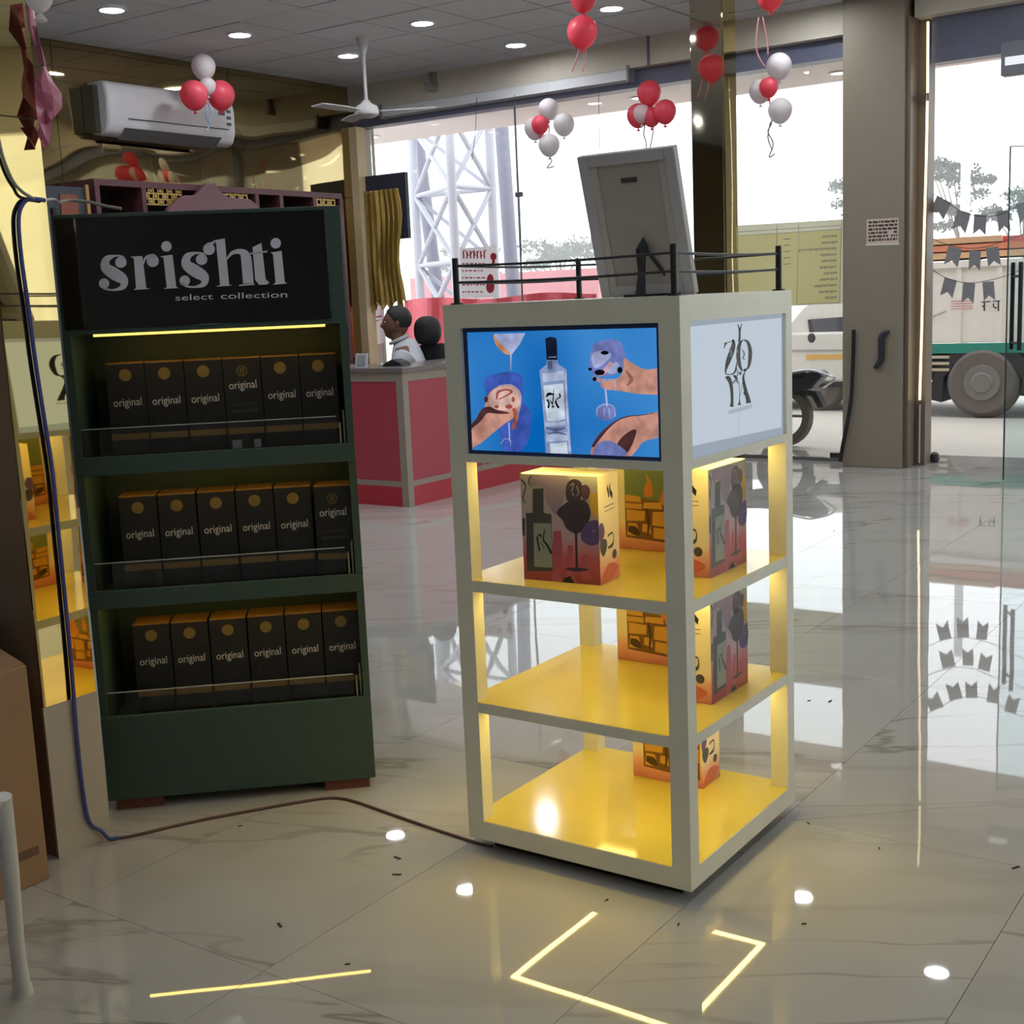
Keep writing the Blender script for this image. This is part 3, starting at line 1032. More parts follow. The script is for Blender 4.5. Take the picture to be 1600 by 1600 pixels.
# back: a painting of stones under a green sky
def gkm(k):
    def f(u, v):
        return Vector((BW - u * BW, BD + .0004 + .00015 * k, v * BH))
    return f


decal('back_green', [[(.16, .55), (.97, .50), (.97, .97), (.16, .97)]], gkm(1), P_GREEN, gb0, local=True)
decal('back_shadow', [[(.16, .13), (.97, .09), (.97, .52), (.16, .56)]], gkm(1), P_BROWN, gb0, local=True)
stones = [[(.17, .50), (.40, .50), (.38, .56), (.17, .57)], [(.42, .44), (.70, .44), (.68, .51), (.44, .50)], [(.17, .43), (.40, .43), (.41, .485), (.17, .485)], [(.18, .30), (.44, .31), (.45, .41), (.18, .42)],
          [(.55, .27), (.80, .26), (.82, .42), (.56, .41)], [(.83, .28), (.96, .27), (.96, .42), (.84, .42)], [(.18, .15), (.36, .15), (.33, .28), (.20, .28)], [(.40, .20), (.53, .18), (.52, .28), (.41, .28)], [(.56, .14), (.80, .13), (.80, .24), (.57, .25)], [(.72, .45), (.95, .44), (.95, .52), (.72, .52)]]
decal('back_stone', stones, gkm(2), P_TAN, gb0, local=True)
decal('back_figure', blob([(.46, .56), (.44, .64), (.49, .72), (.47, .80), (.55, .70), (.56, .58)]) + blob([(.66, .50), (.78, .72), (.9, .66), (.92, .52)]), gkm(2), P_OR, gb0, local=True)
for q_ in (stroke([(.47, .44, .03), (.50, .30, .04), (.48, .16, .02)]), stroke([(.2, .22, .06), (.30, .20, .09), (.36, .16, .03)])):
    decal('back_crack', q_, gkm(3), mat('print_umber', rgb(70, 46, 34), .4), gb0, local=True)


def place(o, x, y, z, deg, label):
    o.location = (x, y, z)
    o.rotation_euler = (0, 0, math.radians(deg))
    o['label'] = label


place(copy_tree(gb0), -1.428, 2.915, .765, 90, 'printed gift box behind the near corner post, top shelf of the kiosk, facing right')
place(copy_tree(gb0), -1.628, 3.282, .765, 180, 'gift box at the rear of the kiosk top shelf, stone painting facing the camera')
place(copy_tree(gb0), -1.424, 2.905, .428, 90, 'printed gift box on the kiosk middle shelf, facing right past the corner post')
place(copy_tree(gb0), -1.632, 3.282, .428, 180, 'gift box at the rear of the kiosk middle shelf, stone painting facing the camera')
place(copy_tree(gb0), -1.568, 3.245, .089, 180, 'only gift box on the lowest kiosk shelf, half behind the corner post')

# ------------------------------------------------------------------ dark green shelf rack
RL = Vector((-3.170, 2.309, 0))
RANG = math.atan2(0.675, 0.738)
RE = Vector((math.cos(RANG), math.sin(RANG), 0))
RN = Vector((math.sin(RANG), -math.cos(RANG), 0))
RW_, RD = 0.815, 0.34
GREEN = mat('green_laminate', rgb(58, 78, 70), 0.42)
ACR = mat('black_acrylic', rgb(16, 17, 18), 0.06, spec=0.6)
rack = thing('shelf_rack', 'dark green branded shelf rack with black header and three rows of boxes', 'shelf rack', RL, RANG)


def rp(px, py, yl=0.0):
    d = ray(px, py)
    o = RL - RN * yl
    t = ((o - CAM).dot(RN)) / d.dot(RN)
    return CAM + d * t


def rbox(name, x0, x1, y0, y1, z0, z1, m, parent=None, **kw):
    return obj(name, MB().box(x0, x1, y0, y1, z0, z1), m, parent or rack, local=True, **kw)


rbox('side_panel', 0, .022, 0, RD, .035, 1.447, GREEN)
rbox('side_panel', RW_ - .022, RW_, 0, RD, .035, 1.447, GREEN)
rbox('back_panel', .022, RW_ - .022, RD - .018, RD, .035, 1.447, GREEN)
hdr = rbox('header_box', 0, RW_, 0, RD, 1.447, 1.787, GREEN, bevel=.002)
pan = rbox('header_panel', .012, .770, -.006, 0, 1.462, 1.776, ACR, bevel=.001)
rbox('base_box', 0, RW_, .012, RD, .035, .258, GREEN)
rbox('base_front', 0, RW_, -.006, .012, .035, .300, GREEN, bevel=.002)
for x in (.02, RW_ - .16):
    rbox('foot_block', x, x + .14, .01, RD - .02, 0, .035, mat('red_foot', rgb(110, 62, 52), .6))
LEDR = glow('rack_led', (1.0, 0.60, 0.11, 1), RACK_LED)
rows = (1.065, .663, .262)
for k, z in enumerate(rows):
    if k < 2:
        rbox('shelf', .022, RW_ - .022, .012, RD - .018, z - .02, z, GREEN)
        rbox('shelf_lip', 0, RW_, -.006, .012, z - .028, z + .026, GREEN, bevel=.001)
    else:
        rbox('shelf', .022, RW_ - .022, .012, RD - .018, .258, .262, GREEN)
rbox('led_strip', .085, .750, .006, .013, 1.440, 1.447, LEDR)
LEDH = glow('rack_led_hidden', (1.0, 0.62, 0.14, 1), 15.0)
rbox('led_strip', .085, .750, .030, .042, 1.4440, 1.4468, LEDH)  # second strip out of sight, added to brighten the rack interior
for z in rows[:2]:
    rbox('led_strip', .06, .760, .030, .042, z - .0235, z - .0205, LEDH)
GUARD = glass('acrylic_guard', (0.93, 0.95, 0.95, 1), 0.8)
EDGE = mat('acrylic_edge', rgb(190, 195, 190), .15)
for z in (1.065, .663, .262):
    rbox('front_guard', .024, .765, .016, .019, z + .004, z + .106, GUARD)
    rbox('guard_edge', .024, .765, .0155, .0195, z + .106, z + .1085, EDGE)
for z in (1.065, .663, .262):
    rbox('guard_bracket', .772, .777, .014, .075, z + .001, z + .085, mat('bracket', rgb(150, 150, 120), .3))
    rbox('guard_bracket', .784, .789, .02, .09, z + .001, z + .120, mat('bracket', rgb(150, 150, 120), .3))

# header lettering, drawn letter by letter
SILV = mat('silver_lettering', rgb(205, 208, 220), .45)


def hd(k=1):
    return lambda x, y: rp(x, y, -.0062 - .0003 * k)


def c5(polys):
    return [[(x / 4, 300 + y / 4) for x, y in p] for p in polys]


def c6(polys):
    return [[(400 + x / 4, 300 + y / 4) for x, y in p] for p in polys]


def letter_s(dx, dy):
    return stroke([(785 + dx, 430 + dy, 8), (765 + dx, 406 + dy, 15), (720 + dx, 399 + dy, 13), (668 + dx, 420 + dy, 44), (660 + dx, 470 + dy, 62), (712 + dx, 510 + dy, 76), (768 + dx, 548 + dy, 64), (768 + dx, 592 + dy, 36), (712 + dx, 612 + dy, 12), (655 + dx, 604 + dy, 14), (630 + dx, 580 + dy, 10)]) \
        + disc(755 + dx, 440 + dy, 36, 34) + disc(650 + dx, 572 + dy, 33, 32)


letters = {
    's': c5(letter_s(0, 0)),
    'r': c5([[(815, 404), (890, 400), (914, 598), (936, 606), (832, 612), (850, 600), (836, 415)]] + stroke([(895, 450, 9), (912, 410, 16), (955, 400, 26), (975, 412, 20)]) + disc(955, 431, 38, 38)),
    'i': c5([[(1000, 402), (1078, 392), (1102, 594), (1120, 600), (1022, 606), (1042, 596), (1022, 412)]] + disc(1040, 340, 33, 33)),
    's2': c5(letter_s(505, -18)),
    'h': c5([[(1330, 304), (1405, 290), (1432, 578), (1452, 584), (1350, 592), (1376, 580), (1350, 316)]] + disc(1306, 357, 37, 37) + stroke([(1340, 316, 14), (1300, 326, 16), (1275, 345, 12)])
            + stroke([(1418, 420, 8), (1450, 382, 22), (1500, 372, 34), (1534, 400, 62), (1545, 480, 66), (1552, 572, 66)]) + [[(1495, 580), (1588, 572), (1592, 580), (1492, 588)]]),
    't': c6([[(-22, 345), (34, 318), (60, 545), (84, 566), (70, 578), (20, 580), (-5, 550)]] + stroke([(-40, 385, 8), (70, 372, 10)])),
    'i2': c6([[(92, 378), (160, 368), (180, 562), (196, 572), (104, 580), (122, 566), (106, 392)]] + disc(123, 320, 33, 33)),
}
for nm, polys in letters.items():
    decal('letter', polys, hd(), SILV, pan)
for w_, a, b in (('select', (274, 470), (333, 467.6)), ('collection', (345, 467.2), (449, 464.5))):
    decal('tagline', word(w_, a[0], a[1], b[0], b[1], 9.5), hd(), SILV, pan, label='small silver tagline lettering')

# ---- the black boxes
BXW, BXH, BXD = 0.1135, 0.290, 0.115
BLK = mat('black_carton', rgb(27, 27, 27), .38)
GOLD = mat('gold_foil', rgb(120, 104, 58), .45, .35)
GOLDB = mat('gold_band', rgb(128, 100, 56), .5, .2)
WHT = mat('white_print', rgb(205, 205, 205), .5)
DIM = mat('embossed_print', rgb(52, 52, 52), .4)


def loc2(k, flip=False):
    return lambda x, y: Vector((x, -.0003 - .00015 * k, y))


def neg(polys):
    return [[(x, -y) for x, y in p] for p in polys]


def liquor_box(kind):
    t = thing('liquor_box', None, 'box', (0, 0, 0), 0, 'black boxes on the green rack')
    obj('carton', MB().box(.0008, BXW - .0008, 0, BXD, 0, BXH), BLK, t, local=True, bevel=.001)
    obj('lid', MB().box(.002, BXW - .002, .004, BXD - .004, BXH, BXH + .003), mat('lid_led_glint', rgb(150, 112, 56), .4, .4), t, local=True)  # warm led glint on the box tops put into the lid colour
    cx = BXW / 2
    if kind == 0:
        decal('medallion', disc(cx, .256, .0185, .0185, 12), loc2(1), GOLD, t, local=True)
        decal('brand_word', neg(word('original', cx - .041, -.163, cx + .041, -.165, .024)), loc2(1), WHT, t, local=True)
        decal('script_lines', stroke([(cx - .03, .135, .0012), (cx - .024, .10, .0012)]) + stroke([(cx + .005, .138, .0014), (cx - .006, .10, .0012)]) + stroke([(cx + .022, .140, .0014), (cx + .012, .105, .0012)]), loc2(1), DIM, t, local=True)
    else:
        ring = disc(cx, .252, .016, .016, 16)
        r_o, r_i = ring[0], disc(cx, .252, .0135, .0135, 16)[0]
        decal('medallion', [[r_o[i], r_o[(i + 1) % 16], r_i[(i + 1) % 16], r_i[i]] for i in range(16)] + stroke([(cx - .005, .244, .003), (cx - .005, .261, .003)]) + stroke([(cx + .005, .244, .003), (cx + .005, .261, .003)]) + stroke([(cx, .242, .002), (cx, .262, .002)]), loc2(1), GOLD, t, local=True)
        decal('brand_word', neg(word('original', cx - .041, -.198, cx + .041, -.200, .024)), loc2(1), WHT, t, local=True)
        decal('script_lines', stroke([(cx - .04, .150, .005), (cx + .04, .152, .005)]) + stroke([(cx - .04, .130, .008), (cx + .04, .132, .008)]), loc2(1), DIM, t, local=True)
    decal('gold_band', [[(.002, .062), (BXW - .002, .062), (BXW - .002, .081), (.002, .081)]], loc2(1), GOLDB, t, local=True)
    decal('seal', disc(cx, .050, .002, .005, 8), loc2(1), DIM, t, local=True)
    return t


RMAT = Matrix.Translation(RL) @ Matrix.Rotation(RANG, 4, 'Z')
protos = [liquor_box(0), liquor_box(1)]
used = [False, False]
xstarts = [(.092, .1142), (.093, .1165), (.098, .1165)]
for k, z in enumerate(rows):
    zz = z + .0005
    for i in range(6):
        kind = 1 if (k, i) in ((0, 3), (1, 5)) else 0
        b = protos[kind] if not used[kind] else copy_tree(protos[kind])
        used[kind] = True
        x0, st = xstarts[k]
        yl = .10 + random.uniform(-.003, .003)
        xx = x0 + i * st
        if (k, i) == (1, 5):
            yl, xx = .075, xx + .004
        p = RMAT @ Vector((xx, yl, zz))
        b.location = p
        b.rotation_euler = (0, 0, RANG + math.radians(random.uniform(-.6, .6) if (k, i) != (1, 5) else -6))
        shelf = ('top', 'middle', 'bottom')[k]
        b['label'] = ('black gift box with fine ring emblem, %s from left in the %s rack row' if kind else 'black gift box with gold medallion, %s from left in the %s rack row') % (ORD(i), shelf)
for q, (px, w_) in enumerate(((370, .028), (402, .020))):
    p = RMAT.inverted() @ rp(px, 681, .03)
    t_ = obj('price_tag', MB().box(p.x - w_ / 2, p.x + w_ / 2, .0225, .024, 1.0915, 1.117), mat('tag_paper', rgb(176, 178, 176), .6), None, local=True,
             label=('white price tag leaning on the top row of black boxes' if q == 0 else 'smaller buff price tag right of the white one on the rack'), cat='tag', group='price tags')
    t_.matrix_basis = RMAT @ t_.matrix_basis

# ------------------------------------------------------------------ mirror-clad pillar left of the rack
pil = obj('wall_pillar', MB().box(-3.62, -3.022, 2.018, 2.190, 0, ZC), mat('dark_brown_cladding', rgb(120, 98, 78), .35), kind='structure')
obj('mirror_panel', MB().box(-3.0215, -3.016, 2.018, 2.190, .440, 2.02), GOLDMIR, pil)
obj('mirror_panel', MB().box(-3.0215, -3.016, 2.018, 2.190, 2.024, ZC), GOLDMIR, pil)
obj('plinth_panel', MB().box(-3.022, -3.014, 2.014, 2.192, 0, .440), mat('pale_plinth', rgb(176, 168, 158), .5), pil)

# ------------------------------------------------------------------ cables
CABW = mat('grey_cable', rgb(150, 146, 140), .5)
CABB = mat('blue_cable', rgb(62, 72, 140), .45)
CABR = mat('brown_cable', rgb(92, 62, 56), .6)


def spline(pts, n=8):
    return [Vector(q) for q in cr([tuple(p) for p in pts], n, closed=False)]


ms = -3.008
pts = [W(-4, 210, 0, ms), W(6, 250, 0, ms), W(25, 290, 0, ms), W(55, 311, 0, ms)] + [rp(x, y, -.012) for x, y in ((84, 312), (92, 316))]
pts2 = [rp(x, y, .04) for x, y in ((110, 313), (140, 316), (165, 322), (190, 326))]
obj('grey_cable', MB().tube(spline(pts + pts2), .0045, 8), CABW, label='grey cable from the mirrored pillar onto the top of the green rack', cat='cable', smooth=True)
bl = [W(x, y, 0, ms + .003) for x, y in ((70, 313), (46, 311), (34, 322), (29, 345), (33, 400), (44, 480), (56, 570), (70, 660), (82, 740), (93, 850), (104, 960), (113, 1060), (120, 1150), (130, 1240), (140, 1285))]
bl += [Vector((-3.000, 2.150, .035)), Vector((-2.988, 2.165, .008)), Vector((-2.975, 2.185, .006))]
obj('blue_cable', MB().tube(spline(bl), .0058, 8), CABB, label='blue cable hanging down the mirrored pillar to the floor', cat='cable', smooth=True)
fl = [Vector((-2.977, 2.184, .0045))] + [W(x, y, 2, .0045) for x, y in ((210, 1305), (270, 1291), (330, 1278), (390, 1267), (450, 1256), (500, 1248), (530, 1247), (560, 1254), (600, 1268), (640, 1282), (690, 1299), (740, 1315), (770, 1322))]
obj('floor_cable', MB().tube(spline(fl), .0042, 6), CABR, label='thin brown cable along the floor between rack and kiosk', cat='cable', smooth=True)
obj('cable_clip', MB().box(*(lambda p: (p.x - .006, p.x + .006, p.y - .006, p.y + .006, 1.787, 1.808))(rp(82, 318, .02))), BLACK, label='small black clip holding the cable at the rack top corner', cat='clip')

# ------------------------------------------------------------------ things at the lower left
CARD = mat('cardboard', rgb(150, 118, 88), .75)
cb = thing('cardboard_box', 'tall brown cardboard box in front of the dark pillar side', 'box', (-3.2, 1.72, 0))
obj('carton', MB().box(-3.45, -2.931, 1.50, 1.924, 0, .60), CARD, cb, bevel=.004)
obj('top_flap', MB().prism([(-2.935, 1.50, .60), (-2.935, 1.92, .60), (-3.10, 1.92, .645), (-3.10, 1.50, .645)], (0, 0, .004)), CARD, cb)
obj('packing_tape', MB().box(-2.9312, -2.930, 1.69, 1.74, 0.0, .60), mat('tape', rgb(168, 134, 100), .3), cb)
obj('printed_mark', MB().box(-2.931, -2.9302, 1.82, 1.90, .08, .105), mat('box_ink', rgb(104, 78, 60), .7), cb)
bag = MB()
ringz = [(.66, .10), (.70, .17), (.78, .19), (.86, .16), (.90, .07)]
for nm, seq in (('b', ringz),):
    n = 18
    rows_ = []
    for (z, r) in seq:
        rows_.append([(-3.20 + r * 1.1 * math.cos(2 * math.pi * i / n) * (1 + .08 * math.sin(3 * i)), 1.78 + r * .8 * math.sin(2 * math.pi * i / n), z + .012 * math.sin(2.3 * i)) for i in range(n)])
    vs = [p for r in rows_ for p in r]
    fs = [(j * n + i, j * n + (i + 1) % n, (j + 1) * n + (i + 1) % n, (j + 1) * n + i) for j in range(len(rows_) - 1) for i in range(n)] + [list(range(n))[::-1], [(len(rows_) - 1) * n + i for i in range(n)]]
    bag.add(vs, fs)
obj('dark_bag', bag, mat('dark_cloth', rgb(48, 36, 32), .8), label='dark crumpled bag on top of the brown cardboard box', cat='bag', smooth=True)

PLAST = mat('white_plastic', rgb(205, 203, 196), .35)
ch = thing('plastic_chair', 'white plastic chair with only one front leg in view', 'chair', (-2.75, 1.25, 0))
foot = W(36, 1553, 2, 0.0)
top = W(4, 1245, 1, 1.45)
obj('leg', MB().tube(spline([foot, foot.lerp(top, .25) + Vector((-.004, 0, 0)), foot.lerp(top, .6), top]), [.021, .017, .017, .019, .019], 10), PLAST, ch, smooth=True)
obj('leg_foot', MB().cyl(foot, foot + Vector((0, 0, .022)), .023, .021, 14), PLAST, ch, smooth=True)
bk = Vector((-.55, -.38, 0))
sd = Vector((.30, -.44, 0))
for off in (bk * .9, sd, bk * .9 + sd):
    obj('leg', MB().tube([foot + off, top + off * .92 + Vector((0, 0, 0))], [.02, .026], 10), PLAST, ch, smooth=True)
obj('seat', MB().prism([top + Vector((-.03, .02, -.06)), top + bk * .95 + Vector((-.03, .02, -.06)), top + bk * .95 + sd + Vector((0, 0, -.06)), top + sd + Vector((0, 0, -.06))], (0, 0, .03)), PLAST, ch, bevel=.008)
obj('armrest', MB().tube([top + Vector((0, 0, -.02)), top + bk * .5 + Vector((0, 0, .14)), top + bk * .95 + Vector((0, 0, .16))], .022, 10), PLAST, ch, smooth=True)
obj('backrest', MB().prism([top + bk * .95 + Vector((0, 0, -.04)), top + bk * .95 + sd + Vector((0, 0, -.04)), top + bk * 1.05 + sd + Vector((0, 0, .38)), top + bk * 1.05 + Vector((0, 0, .38))], (.02, .014, 0)), PLAST, ch, bevel=.008)

# ------------------------------------------------------------------ left wall: maroon shelving, air conditioner
MAR = mat('maroon_laminate', rgb(84, 48, 54), .4)
DCELL = mat('dark_interior', rgb(24, 22, 26), .8)
LATT = mat('gold_lattice', rgb(190, 158, 92), .35, .5)
SX = -8.60                                            # front plane of the shelving
shv = thing('wall_shelving', 'long maroon wall shelving with gold lattice panels behind the green rack', 'shelving', (-8.83, 8.5, 0))
y0s, y1s = W(145, 267, 0, SX).y, W(534, 300, 0, SX).y
zt = 2.575
obj('back_board', MB().box(XW, XW + .02, y0s, y1s, 0, zt), DCELL, shv)
obj('top_board', MB().box(XW + .02, SX, y0s, y1s, zt - .05, zt), MAR, shv)
ydiv = [y0s] + [W(x, 290, 0, SX).y for x in (220, 397, 435, 487)] + [y1s - .04]
for y in ydiv:
    obj('upright', MB().box(XW + .02, SX + .005, y, y + .045, 0, zt - .05), MAR, shv)
for z in (2.12, 1.62, 1.12, .5):
    obj('shelf_board', MB().box(XW + .02, SX - .01, y0s, y1s, z, z + .03), MAR, shv)


def lattice(y0, y1, z0, z1, x):
    mb = MB()
    n = max(3, int((y1 - y0) / .045))
    for i in range(n + 1):
        y = y0 + (y1 - y0) * i / n
        mb.box(x, x + .012, y - .006, y + .006, z0, z1)
    m_ = max(3, int((z1 - z0) / .04))
    for i in range(m_ + 1):
        z = z0 + (z1 - z0) * i / m_
        mb.box(x + .002, x + .010, y0, y1, z - .006, z + .006)
    for i in range(n):
        for k in range(m_):
            if (i + k) % 2:
                ya, za = y0 + (y1 - y0) * (i + .5) / n, z0 + (z1 - z0) * (k + .5) / m_
                mb.cyl((x, ya, za), (x + .012, ya, za), .014, n=8)
    return mb


for (xa, xb, ya, yb) in ((222, 282, 284, 312), (345, 385, 295, 313), (488, 522, 303, 321)):
    a, b = W(xa, ya, 0, SX - .03), W(xb, yb, 0, SX - .03)
    obj('lattice_panel', lattice(a.y, b.y, min(a.z, b.z) - .05, max(a.z, b.z), SX - .03), LATT, shv)
crest = [(258, 326), (268, 318), (282, 306), (300, 306), (316, 288), (330, 286), (338, 300), (352, 309), (385, 312), (398, 322), (398, 330), (256, 332)]
obj('carved_crest', MB().prism([W(x, y, 0, SX + .0055) for x, y in crest], (.05, 0, 0)), mat('crest_maroon', rgb(104, 70, 78), .35), label='maroon carved crest in front of the wall shelving above the rack', cat='ornament', bevel=.006)
cab = thing('dark_cabinet', 'dark blue cabinet with a small orange picture beside the maroon shelving', 'cabinet', (-8.8, 6.3, 0))
ca, cb_ = W(62, 272, 0, SX).y, W(134, 272, 0, SX).y
obj('carcass', MB().box(XW, SX, ca, cb_, 0, 2.50), mat('dark_blue_cabinet', rgb(44, 50, 60), .5), cab)
obj('orange_picture', MB().box(SX, SX + .01, W(92, 300, 0, SX).y, W(119, 300, 0, SX).y, 2.28, 2.44), mat('orange_print', rgb(120, 62, 40), .5), cab)
obj('gold_edge', MB().box(SX, SX + .02, cb_ - .03, cb_, 0, 2.52), mat('gold_edge', rgb(190, 150, 100), .25, .7), cab)

ACW = mat('ac_white', rgb(205, 202, 206), .35)
ac = thing('air_conditioner', 'white split air conditioner mounted on the bronze mirror wall', 'air conditioner', (XW, 7.75, 2.95))
ay0, ay1 = W(165, 140, 0, -8.8).y, W(364, 150, 0, -8.8).y
XA = XW + .004
prof = [(XA, 2.985), (-8.90, 2.955), (-8.835, 2.985), (-8.80, 3.06), (-8.79, 3.25), (-8.82, 3.385), (-8.88, 3.40), (XA, 3.40)]
obj('casing', MB().prism([(x, ay0, z) for x, z in prof], (0, ay1 - ay0, 0)), ACW, ac, bevel=.022, smooth=True)
obj('louver', MB().prism([(-8.905, ay0 + .16, 2.945), (-8.80, ay0 + .16, 3.028), (-8.792, ay0 + .16, 3.022), (-8.897, ay0 + .16, 2.939)], (0, ay1 - ay0 - .34, 0)), mat('ac_louver', rgb(110, 110, 112), .4), ac)
obj('seam_line', MB().box(-8.795, -8.7855, ay0 + .20, ay1 - .09, 3.098, 3.104), BLACK, ac)
obj('logo_plate', MB().box(-8.792, -8.7845, ay0 + .86, ay0 + 1.0, 3.285, 3.295), mat('ac_logo', rgb(235, 235, 240), .3), ac)
obj('energy_label', MB().box(-8.791, -8.784, ay1 - .20, ay1 - .13, 3.22, 3.29), mat('ac_label', rgb(60, 70, 80), .4), ac)
for q in range(3):
    obj('small_sticker', MB().box(-8.791, -8.7835, ay1 - .105, ay1 - .06, 3.135 + q * .055, 3.16 + q * .055), mat('ac_label', rgb(60, 70, 80), .4), ac)
obj('end_reflection', MB().box(XA, -8.90, ay0 - .05, ay0 + .02, 2.99, 3.36), mat('ac_end_reflection', rgb(70, 66, 60), .5), ac)  # mirror image of the casing end, built as a dark block

# ------------------------------------------------------------------ ceiling fan
FAN = mat('fan_white', rgb(196, 194, 196), .4)
fx, fy = -7.30, 8.54
fz = 3.10
fan = thing('ceiling_fan', 'white three-bladed ceiling fan hanging from a thin rod', 'fan', (fx, fy, ZC))
obj('canopy', MB().lathe([(.016, ZC - .15), (.03, ZC - .10), (.05, ZC - .02), (.055, ZC - .001)], (fx, fy, 0), 18), FAN, fan, smooth=True)
obj('down_rod', MB().cyl((fx, fy, ZC - .02), (fx, fy, fz + .08), .014, n=10), FAN, fan, smooth=True)
obj('motor', MB().lathe([(.02, fz + .10), (.045, fz + .07), (.09, fz + .045), (.105, fz + .005), (.10, fz - .025), (.06, fz - .045), (.02, fz - .05)], (fx, fy, 0), 22), FAN, fan, smooth=True)
for a in (28, 148, 268):
    t = math.radians(a)
    d, n_ = Vector((math.cos(t), math.sin(t), 0)), Vector((-math.sin(t), math.cos(t), 0))
    c = Vector((fx, fy, fz))
    pts = [c + d * .12 + n_ * .035, c + d * .30 + n_ * .065, c + d * .58 + n_ * .06, c + d * .60 - n_ * .05, c + d * .30 - n_ * .06, c + d * .12 - n_ * .035]
    pts = [p + Vector((0, 0, .12 * (p - c).dot(n_))) for p in pts]
    obj('blade', MB().prism(pts, (0, 0, .008)), FAN, fan)

# ------------------------------------------------------------------ balloons
BRED = sheer('red_balloon', rgb(248, 104, 124), .5, .35)
BWHT = sheer('white_balloon', rgb(245, 240, 242), .5, .35)
BPNK = mat('pink_ribbon', rgb(200, 140, 150), .4)
RIB = mat('silver_ribbon', rgb(150, 150, 158), .3)


def balloon_mb(c, r, n=18):
    mb = MB()
    prof = []
    for k in range(13):
        th = math.pi * k / 12
        z = -math.cos(th)
        rr = math.sin(th) * (1 - .10 * max(0, -z))
        prof.append((max(rr * r, .0005), z * r * (1.0 if z > 0 else 1.12)))
    mb.lathe(prof, c, n)
    mb.lathe([(.004, -r * 1.12), (.018, -r * 1.12 - .02), (.012, -r * 1.12 - .022)], c, 8)
    return mb


def cluster(label, items, rib, Yv, axis=1, ribm=RIB):
    ps = [(W(x, y, axis, Yv), r, m) for x, y, r, m in items]
    base = ps[0][0]
    t = thing('balloon_cluster', label, 'balloons', base, 0, 'balloon clusters')
    for k, (p, r, m) in enumerate(ps):
        dep = (p - CAM).dot(_f)
        rr = r * dep / FPX
        shift = Vector((0, 0, 0))
        if k > 0:
            shift = Vector((0, -rr * .5 if k == len(ps) - 1 else 0, 0)) if axis == 1 else Vector((rr * .5 if k == len(ps) - 1 else 0, 0, 0))
        obj('balloon', balloon_mb(p + shift, rr), m, t, smooth=True)
    tp = max((p + Vector((0, 0, r * (p - CAM).dot(_f) / FPX)) for p, r, m in ps), key=lambda q: q.z)
    if tp.z < ZC - .05:
        obj('thread', MB().cyl((tp.x, tp.y, tp.z - .02), (tp.x, tp.y, ZC - .002), .0008, n=4), RIB, t)
    for pts in rib:
        w_ = [W(x, y, axis, Yv) for x, y in pts]
        obj('ribbon', MB().tube(spline(w_), .006, 5), ribm, t, smooth=True)
    return t


cluster('cluster of four white balloons and a red one, left of the framed picture',
        [(857, 170, 16, BWHT), (836, 200, 17, BWHT), (881, 194, 17, BWHT), (858, 226, 17, BWHT), (848, 195, 14, BRED)], [[(858, 243), (862, 252), (855, 262), (866, 260)], [(858, 196), (858, 226)]], 10.15)
cluster('balloon cluster of three red and one white balloon above the framed picture',
        [(1014, 145, 19, BRED), (997, 180, 18, BRED), (1039, 174, 18, BRED), (1018, 182, 15, BRED), (1006, 178, 14, BWHT)], [[(1008, 194), (1006, 210), (1010, 225), (1008, 240)], [(1021, 192), (1020, 210), (1015, 235)]], 10.15)
cluster('balloon cluster of white balloons around a red one beside the beige column',
        [(1217, 103, 20, BWHT), (1188, 142, 18, BWHT), (1219, 172, 19, BWHT), (1204, 137, 15, BRED)], [[(1202, 152), (1206, 190), (1200, 205), (1208, 225), (1202, 245), (1211, 240)], [(1204, 190), (1200, 215), (1207, 235)]], 10.05)
cluster('pair of red balloons touching the ceiling above the roller blind',
        [(911, -4, 21, BRED), (916, 51, 24, BRED)], [[(905, 76), (900, 95), (894, 112)], [(916, 76), (914, 95), (910, 112)], [(907, 18), (907, 32)]], 8.2, ribm=BPNK)
cluster('red balloon cut by the top edge of the picture beside the beige column',
        [(1204, -8, 22, BRED)], [[(1186, 27), (1182, 60), (1184, 85), (1195, 104)], [(1192, 27), (1199, 60), (1200, 85)]], 8.6, ribm=BPNK)
cluster('balloon cluster of two red and two white balloons in front of the air conditioner',
        [(318, 104, 19, BWHT), (303, 148, 22, BRED), (345, 148, 22, BRED), (320, 135, 13, BWHT)], [[(322, 158), (321, 180), (327, 195), (323, 205)], [(324, 160), (330, 178), (326, 200)]], -8.45, axis=0, ribm=mat('blue_ribbon', rgb(120, 140, 180), .4))
cluster('single white balloon at the top of the mirrored pillar', [(60, -6, 22, BWHT)], [], -2.90, axis=0)

# limp pink foil decoration hanging on the mirrored pillar
def fold(px, py, k):
    return W(px, py, 0, -2.985 + .012 * math.sin(k * 1.9))


